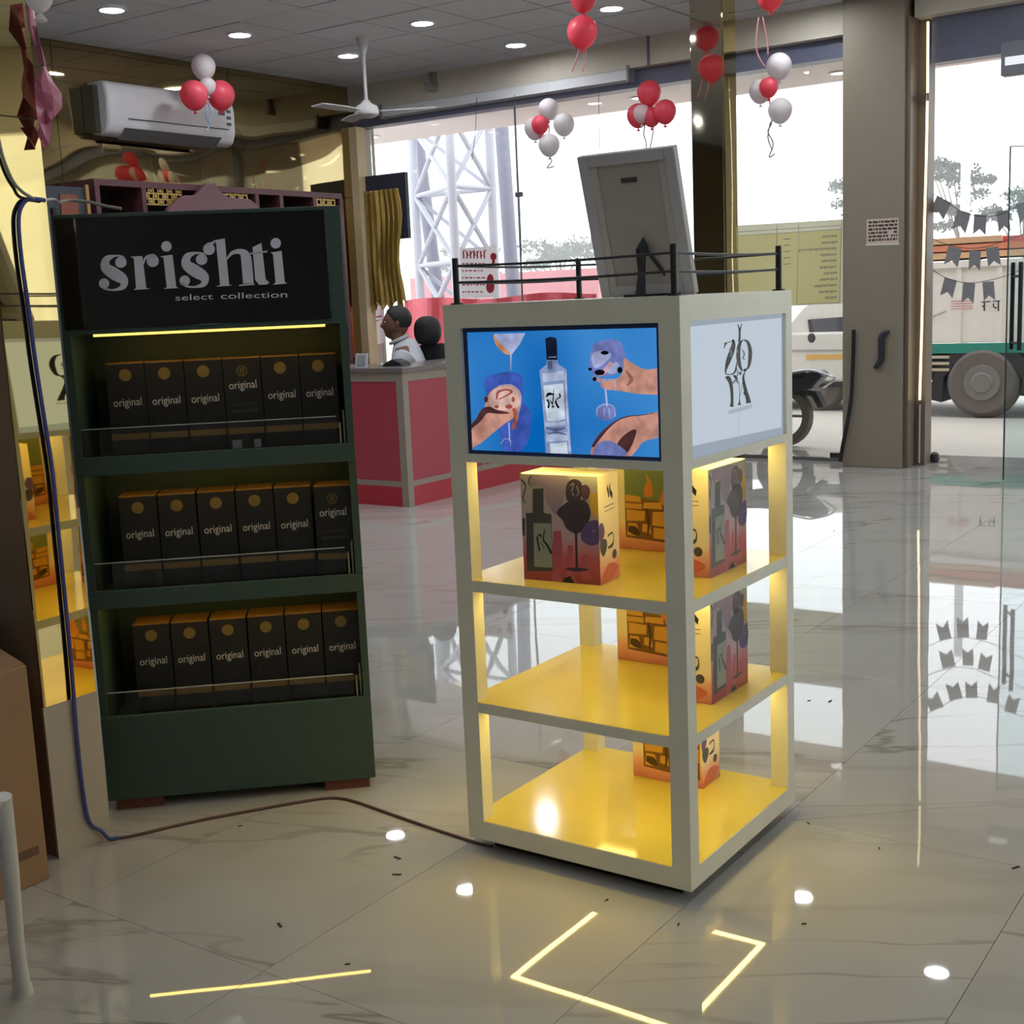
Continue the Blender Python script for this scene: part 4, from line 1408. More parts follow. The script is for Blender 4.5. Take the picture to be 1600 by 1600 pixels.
pk = thing('foil_streamer', 'limp pink foil streamer hanging beside the mirrored pillar', 'streamer', W(75, 230, 0, -2.985))
PINK = mat('pink_foil', rgb(176, 96, 122), .35, sub=.2)
obj('strand', MB().grid([[fold(40, 0, 0), fold(46, 0, 1), fold(52, 0, 2)], [fold(44, 40, 1), fold(50, 40, 2), fold(56, 40, 3)], [fold(54, 75, 2), fold(59, 72, 3), fold(64, 70, 4)], [fold(66, 105, 0), fold(69, 104, 1), fold(72, 103, 2)]]), PINK, pk, solid=.002, smooth=True)
obj('crumpled_foil', MB().grid([[fold(66, 104, 0), fold(68, 103, 1), fold(70, 103, 2), fold(72, 103, 3)], [fold(54, 125, 2), fold(64, 128, 4), fold(75, 126, 1), fold(84, 130, 3)], [fold(54, 148, 3), fold(66, 142, 1), fold(82, 150, 4), fold(96, 146, 0)],
                                [fold(57, 175, 1), fold(70, 168, 3), fold(84, 172, 0), fold(97, 168, 2)], [fold(60, 196, 0), fold(70, 195, 2), fold(80, 190, 4), fold(84, 184, 1)]]), PINK, pk, solid=.002)
obj('tail', MB().grid([[fold(62, 194, 1), fold(71, 195, 3), fold(81, 190, 0)], [fold(60, 212, 2), fold(70, 214, 0), fold(79, 208, 3)], [fold(68, 230, 1), fold(72, 231, 2), fold(77, 226, 0)]]), PINK, pk, solid=.002)

# ------------------------------------------------------------------ mirror-steel post, roller blind, cords, column fittings
post = obj('steel_post', MB().box(-4.598, -4.335, 9.20, 9.42, 0, ZC), STEEL, label='square mirror-polished steel post behind the kiosk', cat='post', bevel=.003)
obj('gold_edge_strip', MB().box(-4.335, -4.322, 9.21, 9.42, 0, ZC), GOLDMIR, post)

bx0, bx1 = W(600, 178, 1, 10.34).x, W(985, 112, 1, 10.34).x
rb = thing('roller_blind', 'long grey-white roller blind cassette along the window head', 'blind', ((bx0 + bx1) / 2, 10.33, 3.36))
obj('cassette', MB().prism([(bx0, 10.30, 3.36), (bx0, 10.40, 3.35), (bx0, 10.40, 3.46), (bx0, 10.32, 3.47), (bx0, 10.295, 3.44)], (bx1 - bx0, 0, 0)), mat('blind_grey', rgb(228, 228, 232), .4), rb)
for x in (bx0, bx1):
    obj('end_cap', MB().box(x - .012, x + .012, 10.285, 10.41, 3.34, 3.48), mat('blind_cap', rgb(140, 140, 146), .4), rb)
CORD = mat('dark_cord', rgb(88, 88, 96), .6)
for (pts, lb) in (([(745, 152), (743, 200), (738, 245), (734, 262)], 'thin looping cord hanging left under the roller blind'), ([(935, 137), (936, 190), (937, 245)], 'thin dark cord above the framed picture'), ([(804, 148), (807, 230), (811, 300), (813, 340), (815, 400)], 'thin cord with a small junction box between balloons and tower')):
    t = thing('hanging_cord', lb, 'cord', W(*pts[-1], 1, 10.292), group='hanging cords')
    obj('cord', MB().tube(spline([W(x, y, 1, 10.292) for x, y in pts]), .003, 6), CORD, t)
    if pts[0][0] == 804:
        p = W(811, 304, 1, 10.28)
        obj('junction_box', MB().box(p.x - .035, p.x + .035, p.y - .02, p.y + .02, p.z - .022, p.z + .022), CORD, t, bevel=.006)
p = W(675, 125, 1, 10.25)
obj('camera_bracket', MB().box(p.x - .05, p.x + .03, p.y - .06, p.y + .05, p.z - .10, p.z - .03).box(p.x - .02, p.x + .03, p.y - .02, p.y + .04, p.z - .04, p.z + .07), mat('bracket_grey', rgb(150, 148, 146), .5), label='small grey bracket on the beam right of the fan', cat='bracket')

# warm led line on the column edge
ledc = thing('led_tube', 'thin warm glowing led tube up the right edge of the beige column', 'light strip', (-3.19, 10.42, .44))
LW = glow('column_led', (1.0, 0.80, 0.48, 1), COLUMN_LED)
cpts = [W(x, y, 1, 10.40) for x, y in ((1450, 34), (1449.5, 145))], [W(x, y, 1, 10.40) for x, y in ((1449, 158), (1447, 260), (1443, 400), (1440, 520), (1437, 625))]
for seg in cpts:
    obj('glowing_tube', MB().tube(spline(seg) if len(seg) > 2 else seg, .010, 8), LW, ledc)
obj('joiner', MB().box(-3.205, -3.160, 10.385, 10.42, 2.88, 2.93), mat('joiner', rgb(110, 90, 80), .5), ledc)
lw = W(1437, 632, 1, 10.43)
obj('cable_tail', MB().tube([lw, (lw.x, 10.43, .02)], .008, 6), mat('tail_white', rgb(200, 200, 200), .5), ledc)

# notice, dark curved piece, foot barrier, door stop
NP = mat('notice_paper', rgb(205, 186, 172), .7)
NI = mat('notice_ink', rgb(58, 52, 50), .7)
YC = 10.2
nt_ = thing('notice', 'small printed paper notice taped on the beige column', 'notice', W(1379, 383, 1, YC))
nm_ = lambda d: (lambda x, y: W(x, y, 1, YC - d))
obj('paper', MB().prism([W(x, y, 1, YC - .0006) for x, y in ((1354, 343), (1404, 340), (1404, 379), (1354, 382))], (0, -.0008, 0)), NP, nt_)
lines = []
for r_ in range(6):
    yy = 346 + r_ * 5.6
    x = 1357
    random.seed(40 + r_)
    while x < 1401:
        w_ = random.uniform(2, 9)
        if not (r_ > 2 and 1386 < x < 1390):
            lines += [[(x, yy - .055 * (x - 1354)), (min(x + w_, 1402), yy - .055 * (x - 1354)), (min(x + w_, 1402), yy + 3.4 - .055 * (x - 1354)), (x, yy + 3.4 - .055 * (x - 1354))]]
        x += w_ + 1.3
tag(decal('notice_text', lines, nm_(.0018), NI, nt_), kind='stuff')
obj('tape_strip', MB().prism([W(x, y, 1, YC - .0006) for x, y in ((1353, 381), (1405, 379), (1405, 382.5), (1353, 384))], (0, -.001, 0)), mat('tape_white', rgb(215, 205, 200), .5), nt_)
hp = [(1390, 518), (1383, 520), (1377, 528), (1377, 545), (1376, 562), (1371, 570), (1366, 575)]
obj('curved_piece', MB().tube(spline([W(x, y, 1, YC - .03) for x, y in hp]), [.012, .020, .026, .026, .026, .022, .012], 8), mat('blue_black', rgb(44, 46, 58), .5), label='dark curved piece on the beige column', cat='handle', smooth=True)
bp_ = thing('barrier_stand', 'thin black bent stand leaning at the left foot of the beige column', 'stand', W(1310, 721, 2, 0))
obj('bent_rod', MB().tube(spline([W(x, y, 1, 10.16) for x, y in ((1334, 515), (1333, 560), (1330, 620), (1324, 660), (1316, 700), (1313, 721))]), .016, 8), BLACK, bp_, smooth=True)
f0, f1 = W(1284, 721, 2, 0), W(1318, 720, 2, 0)
obj('foot_plate', MB().box(f0.x, f1.x, f1.y - .04, f1.y + .04, 0, .014).box(f1.x - .11, f1.x - .02, f1.y - .03, f1.y + .03, .014, .07), BLACK, bp_)
p = W(1460, 722, 2, 0)
obj('door_stop', MB().lathe([(.03, 0), (.04, .02), (.035, .07), (.015, .085)], (p.x, p.y, 0), 14), mat('rubber_grey', rgb(60, 58, 58), .6), label='small dark door stop on the floor right of the column', cat='door stop', smooth=True)

# glass door swung into the shop, with black H-shaped pulls
dA, dB = Vector((-2.375, 9.77, 0)), Vector((-1.30, 10.46, 0))
dd = (dB - dA).normalized()
dn = Vector((-dd.y, dd.x, 0))
door = thing('door_1', None, None, dA, 0, kind='structure')
DG = mat('door_edge', rgb(34, 52, 56), .2)


def slab(a, b, z0, z1, th, mb=None):
    mb = mb or MB()
    o_ = dn * th
    return mb.add([a - o_ + Vector((0, 0, z0)), b - o_ + Vector((0, 0, z0)), b + o_ + Vector((0, 0, z0)), a + o_ + Vector((0, 0, z0)), a - o_ + Vector((0, 0, z1)), b - o_ + Vector((0, 0, z1)), b + o_ + Vector((0, 0, z1)), a + o_ + Vector((0, 0, z1))],
                  [(0, 3, 2, 1), (4, 5, 6, 7), (0, 1, 5, 4), (1, 2, 6, 5), (2, 3, 7, 6), (3, 0, 4, 7)])


obj('pane', slab(dA + dd * .008, dB, .012, 2.41, .005), DOORGLASS, door)
obj('glass_edge', slab(dA, dA + dd * .008, .012, 2.41, .006), DG, door)
obj('glass_edge', slab(dA, dB, 2.41, 2.416, .006), DG, door)
for s_ in (-1, 1):
    base = dA + dd * .07 + dn * (.08 * s_)
    h = obj('door_handle', MB().tube([base + Vector((0, 0, .97)), base + Vector((0, 0, 1.60))], .016, 10), BLACK, door, smooth=True)
    for z in (1.02, 1.50):
        obj('standoff', MB().tube([dA + dd * .07 + Vector((0, 0, z)), base + Vector((0, 0, z))], .010, 8), BLACK, h)
p = W(1566, 120, 1, 10.35)
fb = thing('exit_lamp', 'grey boxed lamp at the door head, cut by the right picture edge', 'lamp', (p.x + .15, 10.38, p.z))
obj('housing', MB().box(p.x, p.x + .42, 10.30, 10.41, p.z, p.z + .24), mat('lamp_housing', rgb(120, 122, 134), .5), fb, bevel=.005)
obj('lit_face', MB().box(p.x + .03, p.x + .17, 10.296, 10.30, p.z + .07, p.z + .13), glow('exit_face', rgb(240, 244, 250), 1.0), fb)

# price board hung in the window, seen from its back
YBD = 10.489
pb = thing('price_board', 'cream printed price board in the window, seen from behind', 'sign', W(1240, 475, 1, YBD))
PBM = sheer('board_cream', rgb(235, 230, 205), .6)
PBY = sheer('board_panel', rgb(240, 234, 196), .85)
PBT = mat('board_ink', rgb(150, 146, 128), .6)
obj('board', MB().poly([W(x, y, 1, YBD) for x, y in ((1140, 353), (1328, 342), (1326, 474), (1140, 482))]), PBM, pb)
bm_ = lambda d: (lambda x, y: W(x, y, 1, YBD - d))
decal('yellow_panel', [[(1147, 370), (1246, 363), (1246, 476), (1147, 480)], [(1248, 363), (1314, 359), (1312, 472), (1245, 476)]], bm_(.001), PBY, pb)
rl = stroke([(1145, 363, .8), (1315, 352, .8)]) + stroke([(1145, 369, .8), (1316, 358, .8)]) + stroke([(1248, 350, .8), (1245, 476, .8)]) + stroke([(1214, 352, .8), (1213, 478, .8)]) + stroke([(1315, 345, .8), (1312, 473, .8)]) + stroke([(1243, 476, .8), (1312, 473, .8)])
decal('ruled_line', rl, bm_(.002), PBT, pb)
txt = []
random.seed(5)
for k, xa in enumerate((1285, 1284, 1248, 1282, 1284, 1281, 1287, 1281, 1272, 1280, 1289)):
    x = xa
    while x < 1307:
        yb = 368 + k * 9.6 - (x - 1285) * .06
        w_, h_ = random.uniform(.8, 1.6), random.uniform(2.6, 4.2)
        txt.append([(x, yb), (x + w_, yb), (x + w_, yb + h_), (x, yb + h_)])
        x += w_ + random.uniform(.5, 1.2)
for k in range(5):
    txt.append([(1224, 373 + k * 9.8), (1235, 372.3 + k * 9.8), (1235, 373.6 + k * 9.8), (1224, 374.3 + k * 9.8)])
tag(decal('faint_text', txt, bm_(.0025), PBT, pb), kind='stuff')

# swallow-tail bunting across the entrance
FLG = sheer('grey_bunting', rgb(122, 122, 128), .3)
strings = [('upper', [(1452, 300), (1470, 309), (1500, 329), (1530, 338), (1560, 336), (1590, 322), (1640, 300)], [(1469, 325, 25, 30, 25), (1502, 346, 22, 32, 16), (1531, 351, 20, 32, 4), (1568, 346, 19, 34, -6), (1600, 332, 20, 32, -14)]),
           ('middle', [(1452, 370), (1480, 382), (1520, 388), (1560, 380), (1640, 350)], [(1489, 401, 22, 30, 14), (1523, 407, 18, 31, 3), (1552, 401, 20, 30, -8)]),
           ('lower', [(1452, 418), (1478, 434), (1512, 442), (1545, 438), (1580, 428), (1640, 400)], [(1482, 450, 20, 29, 14), (1513, 458, 19, 32, 5), (1545, 455, 18, 30, -4)])]
YBN = 10.62
for nm, line, flags in strings:
    t = thing('bunting', 'grey swallow-tailed flag bunting, %s string across the entrance' % nm, 'bunting', W(1500, 400, 1, YBN), group='flag bunting')
    obj('string', MB().tube(spline([W(x, y, 1, YBN) for x, y in line]), .003, 5), CORD, t)
    for (x, y, w_, h_, a) in flags:
        c_, s__ = math.cos(math.radians(a)), math.sin(math.radians(a))
        out = []
        for (u, v) in ((-.5, -.5), (.5, -.5), (.5, .5), (0, .22), (-.5, .5)):
            dx, dy = u * w_, v * h_
            out.append(W(x + dx * c_ - dy * s__, y + dx * s__ + dy * c_, 1, YBN))
        obj('flag', MB().poly(out), FLG, t)

# ------------------------------------------------------------------ red service counter
RED = mat('counter_red', rgb(168, 62, 78), .4)
REDK = mat('counter_kick_red', rgb(176, 44, 60), .35)
TRG = mat('counter_trim', rgb(150, 138, 128), .4)
ct = thing('service_counter', 'red L-shaped service counter with grey trim behind the rack', 'counter', (-6.4, 8.0, 0))
CXF, CYF = -5.98, 7.215
obj('left_panel', MB().box(-8.1, CXF - .06, CYF, CYF + .03, .19, .93), RED, ct)
obj('right_panel', MB().box(CXF - .03, CXF, CYF + .06, 9.7, .19, .93), RED, ct)
obj('carcass', MB().box(-8.1, CXF - .03, CYF + .03, CYF + .5, .02, .93).box(-6.46, CXF - .03, CYF + .5, 9.7, .02, .93), mat('counter_inner', rgb(90, 70, 66), .6), ct)
obj('corner_strip', MB().box(CXF - .06, CXF + .004, CYF - .004, CYF + .06, .0, 1.0), TRG, ct)
for (x0, x1, y0, y1) in ((-8.1, CXF - .06, CYF - .004, CYF + .03), (CXF - .03, CXF + .004, CYF + .06, 9.7)):
    obj('top_strip', MB().box(x0, x1, y0, y1, .93, 1.0), TRG, ct)
    obj('bottom_strip', MB().box(x0, x1, y0, y1, .15, .19), TRG, ct)
    obj('kick_panel', MB().box(x0, x1, y0, y1, 0, .15), REDK, ct)
for y in (8.15, 9.05):
    obj('panel_strip', MB().box(CXF - .02, CXF + .003, y, y + .035, .19, .93), TRG, ct)
obj('counter_top', MB().box(-8.12, CXF + .02, CYF - .02, CYF + .52, 1.0, 1.03).box(-6.5, CXF + .02, CYF + .52, 9.7, 1.0, 1.03), mat('counter_top_grey', rgb(120, 112, 110), .25), ct)
obj('lock', MB().cyl((-6.335, CYF - .006, .80), (-6.335, CYF, .80), .008, n=10), mat('lock_metal', rgb(170, 170, 170), .3, .8), ct)
cs = thing('card_stand', 'small white card stand on the red counter', 'card stand', (-6.44, 7.32, 1.03))
obj('card', MB().prism([(-6.50, 7.29, 1.03), (-6.385, 7.29, 1.03), (-6.385, 7.31, 1.135), (-6.50, 7.31, 1.135)], (0, .012, 0)), mat('card_white', rgb(190, 192, 198), .4), cs)
obj('card_print', MB().prism([(-6.48, 7.2885, 1.05), (-6.405, 7.2885, 1.05), (-6.405, 7.3035, 1.12), (-6.48, 7.3035, 1.12)], (0, -.001, 0)), mat('card_print', rgb(150, 152, 160), .5), cs)
mo = thing('card_terminal', 'black card terminal on the red counter beside the seated person', 'terminal', (-6.25, 7.5, 1.03))
obj('shell', MB().prism([(-6.36, 7.42, 1.03), (-6.14, 7.42, 1.03), (-6.17, 7.42, 1.06), (-6.24, 7.42, 1.085), (-6.31, 7.42, 1.06)], (0, .12, 0)), BLACK, mo, bevel=.01)
obj('bright_key', MB().ball((-6.34, 7.415, 1.045), (.018, .008, .011), 10, 6), mat('key_white', rgb(235, 235, 238), .3), mo)

# ------------------------------------------------------------------ seated person behind the counter
F = Vector((-.82, -.57, 0)).normalized()
S = Vector((-F.y, F.x, 0))          # the person's left
PB = Vector((-6.70, 8.12, 0))


def at_(f, s, z):
    return PB + F * f + S * s + Vector((0, 0, z))


per = thing('person', 'person seated in profile behind the counter, pale shirt and short dark hair', 'person', PB)


def skinned(name, verts, edges, m, levels=2):
    me = bpy.data.meshes.new(name)
    inv = chain(per).inverted()
    me.from_pydata([inv @ v for v, r in verts], edges, [])
    me.update()
    o = bpy.data.objects.new(name, me)
    COL.objects.link(o)
    o.parent = per
    o.modifiers.new('skin', 'SKIN').use_smooth_shade = True
    for i, (v, r) in enumerate(verts):
        me.skin_vertices[0].data[i].radius = r if isinstance(r, tuple) else (r, r)
        me.skin_vertices[0].data[i].use_root = (i == 0)
    sb = o.modifiers.new('sub', 'SUBSURF')
    sb.levels = sb.render_levels = levels
    me.materials.append(m)
    return o


SKIN = mat('skin', rgb(112, 76, 62), .55)
HAIR = mat('hair', rgb(26, 22, 24), .6)
SHIRT = mat('pale_shirt', rgb(190, 192, 200), .75)
TROU = mat('trousers', rgb(52, 54, 66), .8)
V = [(at_(-.02, 0, .62), (.14, .12)), (at_(-.03, 0, .82), (.14, .11)), (at_(-.03, 0, 1.03), (.15, .12)), (at_(.01, 0, 1.14), (.08, .07)), (at_(.03, 0, 1.19), .060), (at_(.05, 0, 1.245), .066), (at_(.045, 0, 1.32), (.06, .06))]
E = [(0, 1), (1, 2), (2, 3), (3, 4), (4, 5), (5, 6)]
for s_ in (-1, 1):
    n = len(V)
    V += [(at_(-.01, .165 * s_, 1.09), .066), (at_(.06, .21 * s_, .86), .045), (at_(.24, .17 * s_, .88), .036), (at_(.33, .14 * s_, .92), .030), (at_(.39, .13 * s_, .93), (.018, .034)), (at_(.45, .13 * s_, .925), (.011, .03))]
    E += [(2, n), (n, n + 1), (n + 1, n + 2), (n + 2, n + 3), (n + 3, n + 4), (n + 4, n + 5)]
    # fingers and thumb
    m0 = len(V)
    for q in range(4):
        V.append((at_(.50 + (.0, .012, .01, -.012)[q], (.13 + (q - 1.5) * .022) * s_, .915), .011))
        E.append((n + 5, m0 + q))
    V.append((at_(.43, (.085) * s_, .925), .012))
    E.append((n + 4, m0 + 4))
    l0 = len(V)
    V += [(at_(.08, .10 * s_, .60), .085), (at_(.42, .13 * s_, .58), .062), (at_(.40, .13 * s_, .30), .048), (at_(.38, .13 * s_, .09), .036), (at_(.50, .14 * s_, .045), (.04, .03))]
    E += [(0, l0), (l0, l0 + 1), (l0 + 1, l0 + 2), (l0 + 2, l0 + 3), (l0 + 3, l0 + 4)]


def headwarp(p):
    q = p - HEADC
    f, s_, z = q.dot(F), q.dot(S), q.z
    g = lambda a, m, w: a * math.exp(-((z - m) / w) ** 2)
    if f > 0:
        mid = math.exp(-(s_ / .022) ** 2)
        f += mid * (g(.034, -.022, .018) + g(.012, -.062, .016) + g(.010, .004, .02)) + g(.018, -.105, .025) * math.exp(-(s_ / .04) ** 2) + g(.006, .034, .016)
        f -= g(.010, .014, .012) * math.exp(-((abs(s_) - .034) / .014) ** 2)
    if z < -.05:                                   # narrower jaw
        s_ *= 1 - .25 * min(1, (-z - .05) / .07)
        f += .012 * (-z - .05) / .07
    return HEADC + F * f + S * s_ + Vector((0, 0, z))


# one continuous body: limbs and trunk grown from a skeleton, head shaped, all fused by a fine remesh
HEADC = at_(.048, 0, 1.338)
tmp = skinned('body', V, E, SKIN)
dg = bpy.context.evaluated_depsgraph_get()
em = bpy.data.meshes.new_from_object(tmp.evaluated_get(dg))
fm = bmesh.new()
fm.from_mesh(em)
hb = MB().ball(HEADC, (.1, .1, .1), 40, 30, warp=lambda p: headwarp(HEADC + F * (p - HEADC).dot(F) * 1.02 + S * (p - HEADC).dot(S) * .80 + Vector((0, 0, (p - HEADC).z * 1.32))))
inv = chain(per).inverted()
hv = [fm.verts.new(inv @ v) for v in hb.v]
for f_ in hb.f:
    fm.faces.new([hv[i] for i in f_])
bme = bpy.data.meshes.new('body')
bmesh.ops.recalc_face_normals(fm, faces=fm.faces)
fm.to_mesh(bme)
fm.free()
bme.materials.append(SKIN)
bpy.data.objects.remove(tmp)
bod = bpy.data.objects.new('body', bme)
bod.parent = per
COL.objects.link(bod)
rm = bod.modifiers.new('fuse', 'REMESH')
rm.mode = 'VOXEL'
rm.voxel_size = .005
rm.use_smooth_shade = True
dg = bpy.context.evaluated_depsgraph_get()
dg.update()
fused = bpy.data.meshes.new_from_object(bod.evaluated_get(dg))
bod.modifiers.clear()
bod.data = fused
cb2 = bmesh.new()
cb2.from_mesh(fused)
seen_, best = set(), []
for v0 in cb2.verts:                             # keep the outer skin only
    if v0 in seen_:
        continue
    stack, comp = [v0], []
    seen_.add(v0)
    while stack:
        v1 = stack.pop()
        comp.append(v1)
        for e_ in v1.link_edges:
            v2 = e_.other_vert(v1)
            if v2 not in seen_:
                seen_.add(v2)
                stack.append(v2)
    if len(comp) > len(best):
        best = comp

keep = set(best)
bmesh.ops.delete(cb2, geom=[v for v in cb2.verts if v not in keep], context='VERTS')
cb2.to_mesh(fused)
cb2.free()
if not fused.materials:
    fused.materials.append(SKIN)
V2 = [(at_(-.03, 0, .62), (.19, .17)), (at_(-.05, 0, .84), (.20, .185)), (at_(-.05, 0, 1.04), (.20, .19)), (at_(-.015, 0, 1.145), (.13, .13)), (at_(.012, 0, 1.205), (.085, .085))]
E2 = [(0, 1), (1, 2), (2, 3), (3, 4)]
for s_ in (-1, 1):
    n = len(V2)
    V2 += [(at_(-.01, .175 * s_, 1.085), .088), (at_(.04, .215 * s_, .95), .076), (at_(.07, .215 * s_, .86), .066)]
    E2 += [(2, n), (n, n + 1), (n + 1, n + 2)]
skinned('shirt', V2, E2, SHIRT)
V3 = [(at_(0, 0, .66), (.16, .14)), (at_(0, 0, .58), (.15, .13))]
E3 = [(0, 1)]
for s_ in (-1, 1):
    n = len(V3)
    V3 += [(at_(.08, .10 * s_, .60), .10), (at_(.42, .13 * s_, .58), .078), (at_(.40, .13 * s_, .30), .066), (at_(.38, .13 * s_, .12), .06)]
    E3 += [(1, n), (n, n + 1), (n + 1, n + 2), (n + 2, n + 3)]
skinned('trousers', V3, E3, TROU)


HC = at_(.030, 0, 1.372)


def hairwarp(p):
    q = p - HC
    f, s_, z = q.dot(F) * .95, q.dot(S) * .78, q.z * .90
    front = .055 + max(0, z) * .55                # hairline runs back from the forehead to the ear
    if z < .075 and f > -.01 + (z + .05) * .9:
        f = min(f, -.01 + (z + .05) * .9)
    if z < -.07:
        z = -.07 + (z + .07) * .3
    return HC + F * f + S * s_ + Vector((0, 0, z))


obj('hair', MB().ball(HC, .121, 28, 20, warp=hairwarp), HAIR, per, smooth=True)
for s_ in (-1, 1):
    obj('ear', MB().ball(at_(.03, .082 * s_, 1.335), (.018, .018, .032), 10, 8), SKIN, per, smooth=True)
    obj('eye', MB().ball(at_(.132, .033 * s_, 1.352), .010, 8, 6), mat('eye', rgb(220, 216, 210), .2), per, smooth=True)
obj('collar', MB().tube([at_(.03 + .072 * math.cos(a), .072 * math.sin(a), 1.205 + .03 * math.cos(a + math.pi)) for a in [k * math.pi / 8 for k in range(17)]], .014, 6), SHIRT, per, smooth=True)

# office chair behind the person
oc = thing('office_chair', 'black office chair with padded headrest behind the seated person', 'chair', PB - F * .1)
MESHB = mat('black_mesh', rgb(24, 24, 28), .7)
hc = W(668, 517, 1, 8.35)
obj('headrest', MB().ball(hc, (.115, .10, .125), 18, 12, warp=lambda p: Vector((hc.x + math.copysign(abs((p.x - hc.x) / .115) ** .72 * .115, p.x - hc.x), p.y, hc.z + math.copysign(abs((p.z - hc.z) / .125) ** .8 * .122, p.z - hc.z)))), MESHB, oc, smooth=True)
obj('headrest_post', MB().box(hc.x - .03, hc.x + .03, hc.y - .015, hc.y + .015, .95, hc.z - .08), MESHB, oc)
bq = [W(x, y, 1, 8.35) for x, y in ((648, 540), (688, 536), (692, 600), (690, 680), (655, 690), (645, 600))]
obj('backrest', MB().prism(bq, (.02, .05, 0)), MESHB, oc, bevel=.015)
for q in range(2):
    a = [W(x + q * 6, y, 1, 8.25) for x, y in ((648, 534), (644, 545), (646, 562))]
    obj('armrest_strut', MB().tube(spline(a), .010, 6), MESHB, oc, smooth=True)
obj('seat', MB().box(PB.x - .26, PB.x + .26, PB.y - .24, PB.y + .26, .42, .49), MESHB, oc, bevel=.03)
obj('stem', MB().cyl((PB.x, PB.y, .07), (PB.x, PB.y, .42), .03, n=12), BLACK, oc)
for k in range(5):
    a = 2 * math.pi * k / 5
    obj('base_arm', MB().tube([(PB.x, PB.y, .09), (PB.x + .28 * math.cos(a), PB.y + .28 * math.sin(a), .06)], .02, 8), BLACK, oc)
    obj('castor', MB().ball((PB.x + .28 * math.cos(a), PB.y + .28 * math.sin(a), .03), .03, 10, 8), BLACK, oc, smooth=True)

# ------------------------------------------------------------------ corner window: gold foil curtain, dark valance, posters
gm = mat('gold_tinsel', rgb(176, 146, 76), .34, .6, bump=(60, .6, .01))
YG = 10.352
a, b = W(567, 300, 1, YG), W(622, 300, 1, YG)
zb = W(600, 470, 1, YG).z
rows_ = []
n = 60
for j in range(9):
    z = a.z + (zb - a.z) * j / 8
    row = []
    for i in range(n + 1):
        t = i / n
        edge = .03 * math.sin(j * .9) * t
        row.append(Vector((a.x + (b.x - a.x) * t + edge, YG + .022 * math.sin(t * 44 + .4 * math.sin(j)) + .008 * math.sin(t * 97), z - (.10 * abs(math.sin(t * 13)) if j == 8 else 0))))
    rows_.append(row)
obj('foil_curtain', MB().grid(rows_), gm, label='gold tinsel foil curtain in the corner window', cat='curtain', solid=.002)
va, vb = W(563, 277, 1, 10.40), W(640, 372, 1, 10.40)
obj('dark_valance', MB().box(va.x, vb.x, 10.38, 10.43, vb.z, va.z), mat('navy_board', rgb(52, 54, 74), .5), label='dark navy board behind the gold foil curtain', cat='board', bevel=.004)
PAP = sheer('poster_white', rgb(236, 232, 236), .5)
PRED = sheer('poster_red', rgb(205, 70, 84), .4)


def poster(name, label, quad, Yv, marks, cat='poster'):
    t = thing(name, label, cat, W(*quad[2], 1, Yv), group='white posters with red print')
    obj('sheet', MB().poly([W(x, y, 1, Yv) for x, y in quad]), PAP, t)
    for k, (m, polys) in enumerate(marks):
        decal('poster_print', polys, lambda x, y, k=k: W(x, y, 1, Yv - .002 - .001 * k), m, t)
    return t


rows_p = []
random.seed(11)
for k in range(7):
    x = 724 + k * 5.4
    rows_p += stroke([(x, 392, 2.2), (x + .5, 404, 2.2)]) + stroke([(x, 391 + (k % 3) * 4, 1.5), (x + 3.5, 392 + (k % 2) * 8, 1.5)])
small = []
for r_ in range(5):
    x = 722
    while x < 755:
        w_ = random.uniform(2, 6)
        yy = 411 + r_ * 11
        small.append([(x, yy), (x + w_, yy), (x + w_, yy + 2), (x, yy + 2)])
        x += w_ + 2
poster('poster', 'white poster with red lettering and a red bottle on the window', [(719, 388), (776, 384), (779, 464), (721, 466)], 10.511,
       [(PRED, rows_p + small), (PRED, blob([(766, 428), (771, 434), (772, 452), (766, 458), (760, 452), (761, 434)]) + disc(771, 401, 5, 6) + stroke([(771, 406, 4), (771, 416, 6)]))])
poster('poster', 'white poster sheet with red strokes behind the seated person', [(576, 480), (600, 477), (602, 535), (580, 540)], 10.489,
       [(PRED, stroke([(582, 496, 1.5), (597, 494, 2)]) + stroke([(583, 486, 1.2), (586, 492, 1.2)]) + stroke([(582, 504, 1), (592, 500, 1.5)]))])

# ------------------------------------------------------------------ outside: canopy, ground
obj('canopy_soffit', MB().box(-14, 6, 10.63, 12.88, 3.50, 3.75), mat('soffit_paint', rgb(220, 206, 204), .6), kind='structure', label='pale canopy over the shop front', cat='canopy')
gr = mat('pale_concrete', rgb(196, 190, 180), .9, bump=(3, .3, .02))
obj('ground', MB().box(-90, 70, 11.12, 140, -.35, -.03), gr, kind='structure')
for px, py, lb in ((580, 213, 'lit lamp in the outdoor canopy above the corner window'), (1312, 113, 'lit lamp in the outdoor canopy left of the beige column'), (1000, 152, 'lit lamp in the outdoor canopy above the framed picture')):
    p = W(px, py, 2, 3.5)
    if p.y > 12.7:
        p.y = 12.4
    t = thing('canopy_lamp', lb, 'ceiling light', (p.x, p.y, 3.49), group='canopy lamps')
    obj('trim_ring', MB().lathe([(.085, 0), (.11, 0), (.11, -.012), (.085, -.012)], (p.x, p.y, 3.4995), 20, closed=True), TRIM, t)
    obj('diffuser', MB().lathe([(.085, -.002), (.08, -.006), (.0, -.007)], (p.x, p.y, 3.4995), 20), glow('canopy_light', (1, .97, .92, 1), 3.0), t)

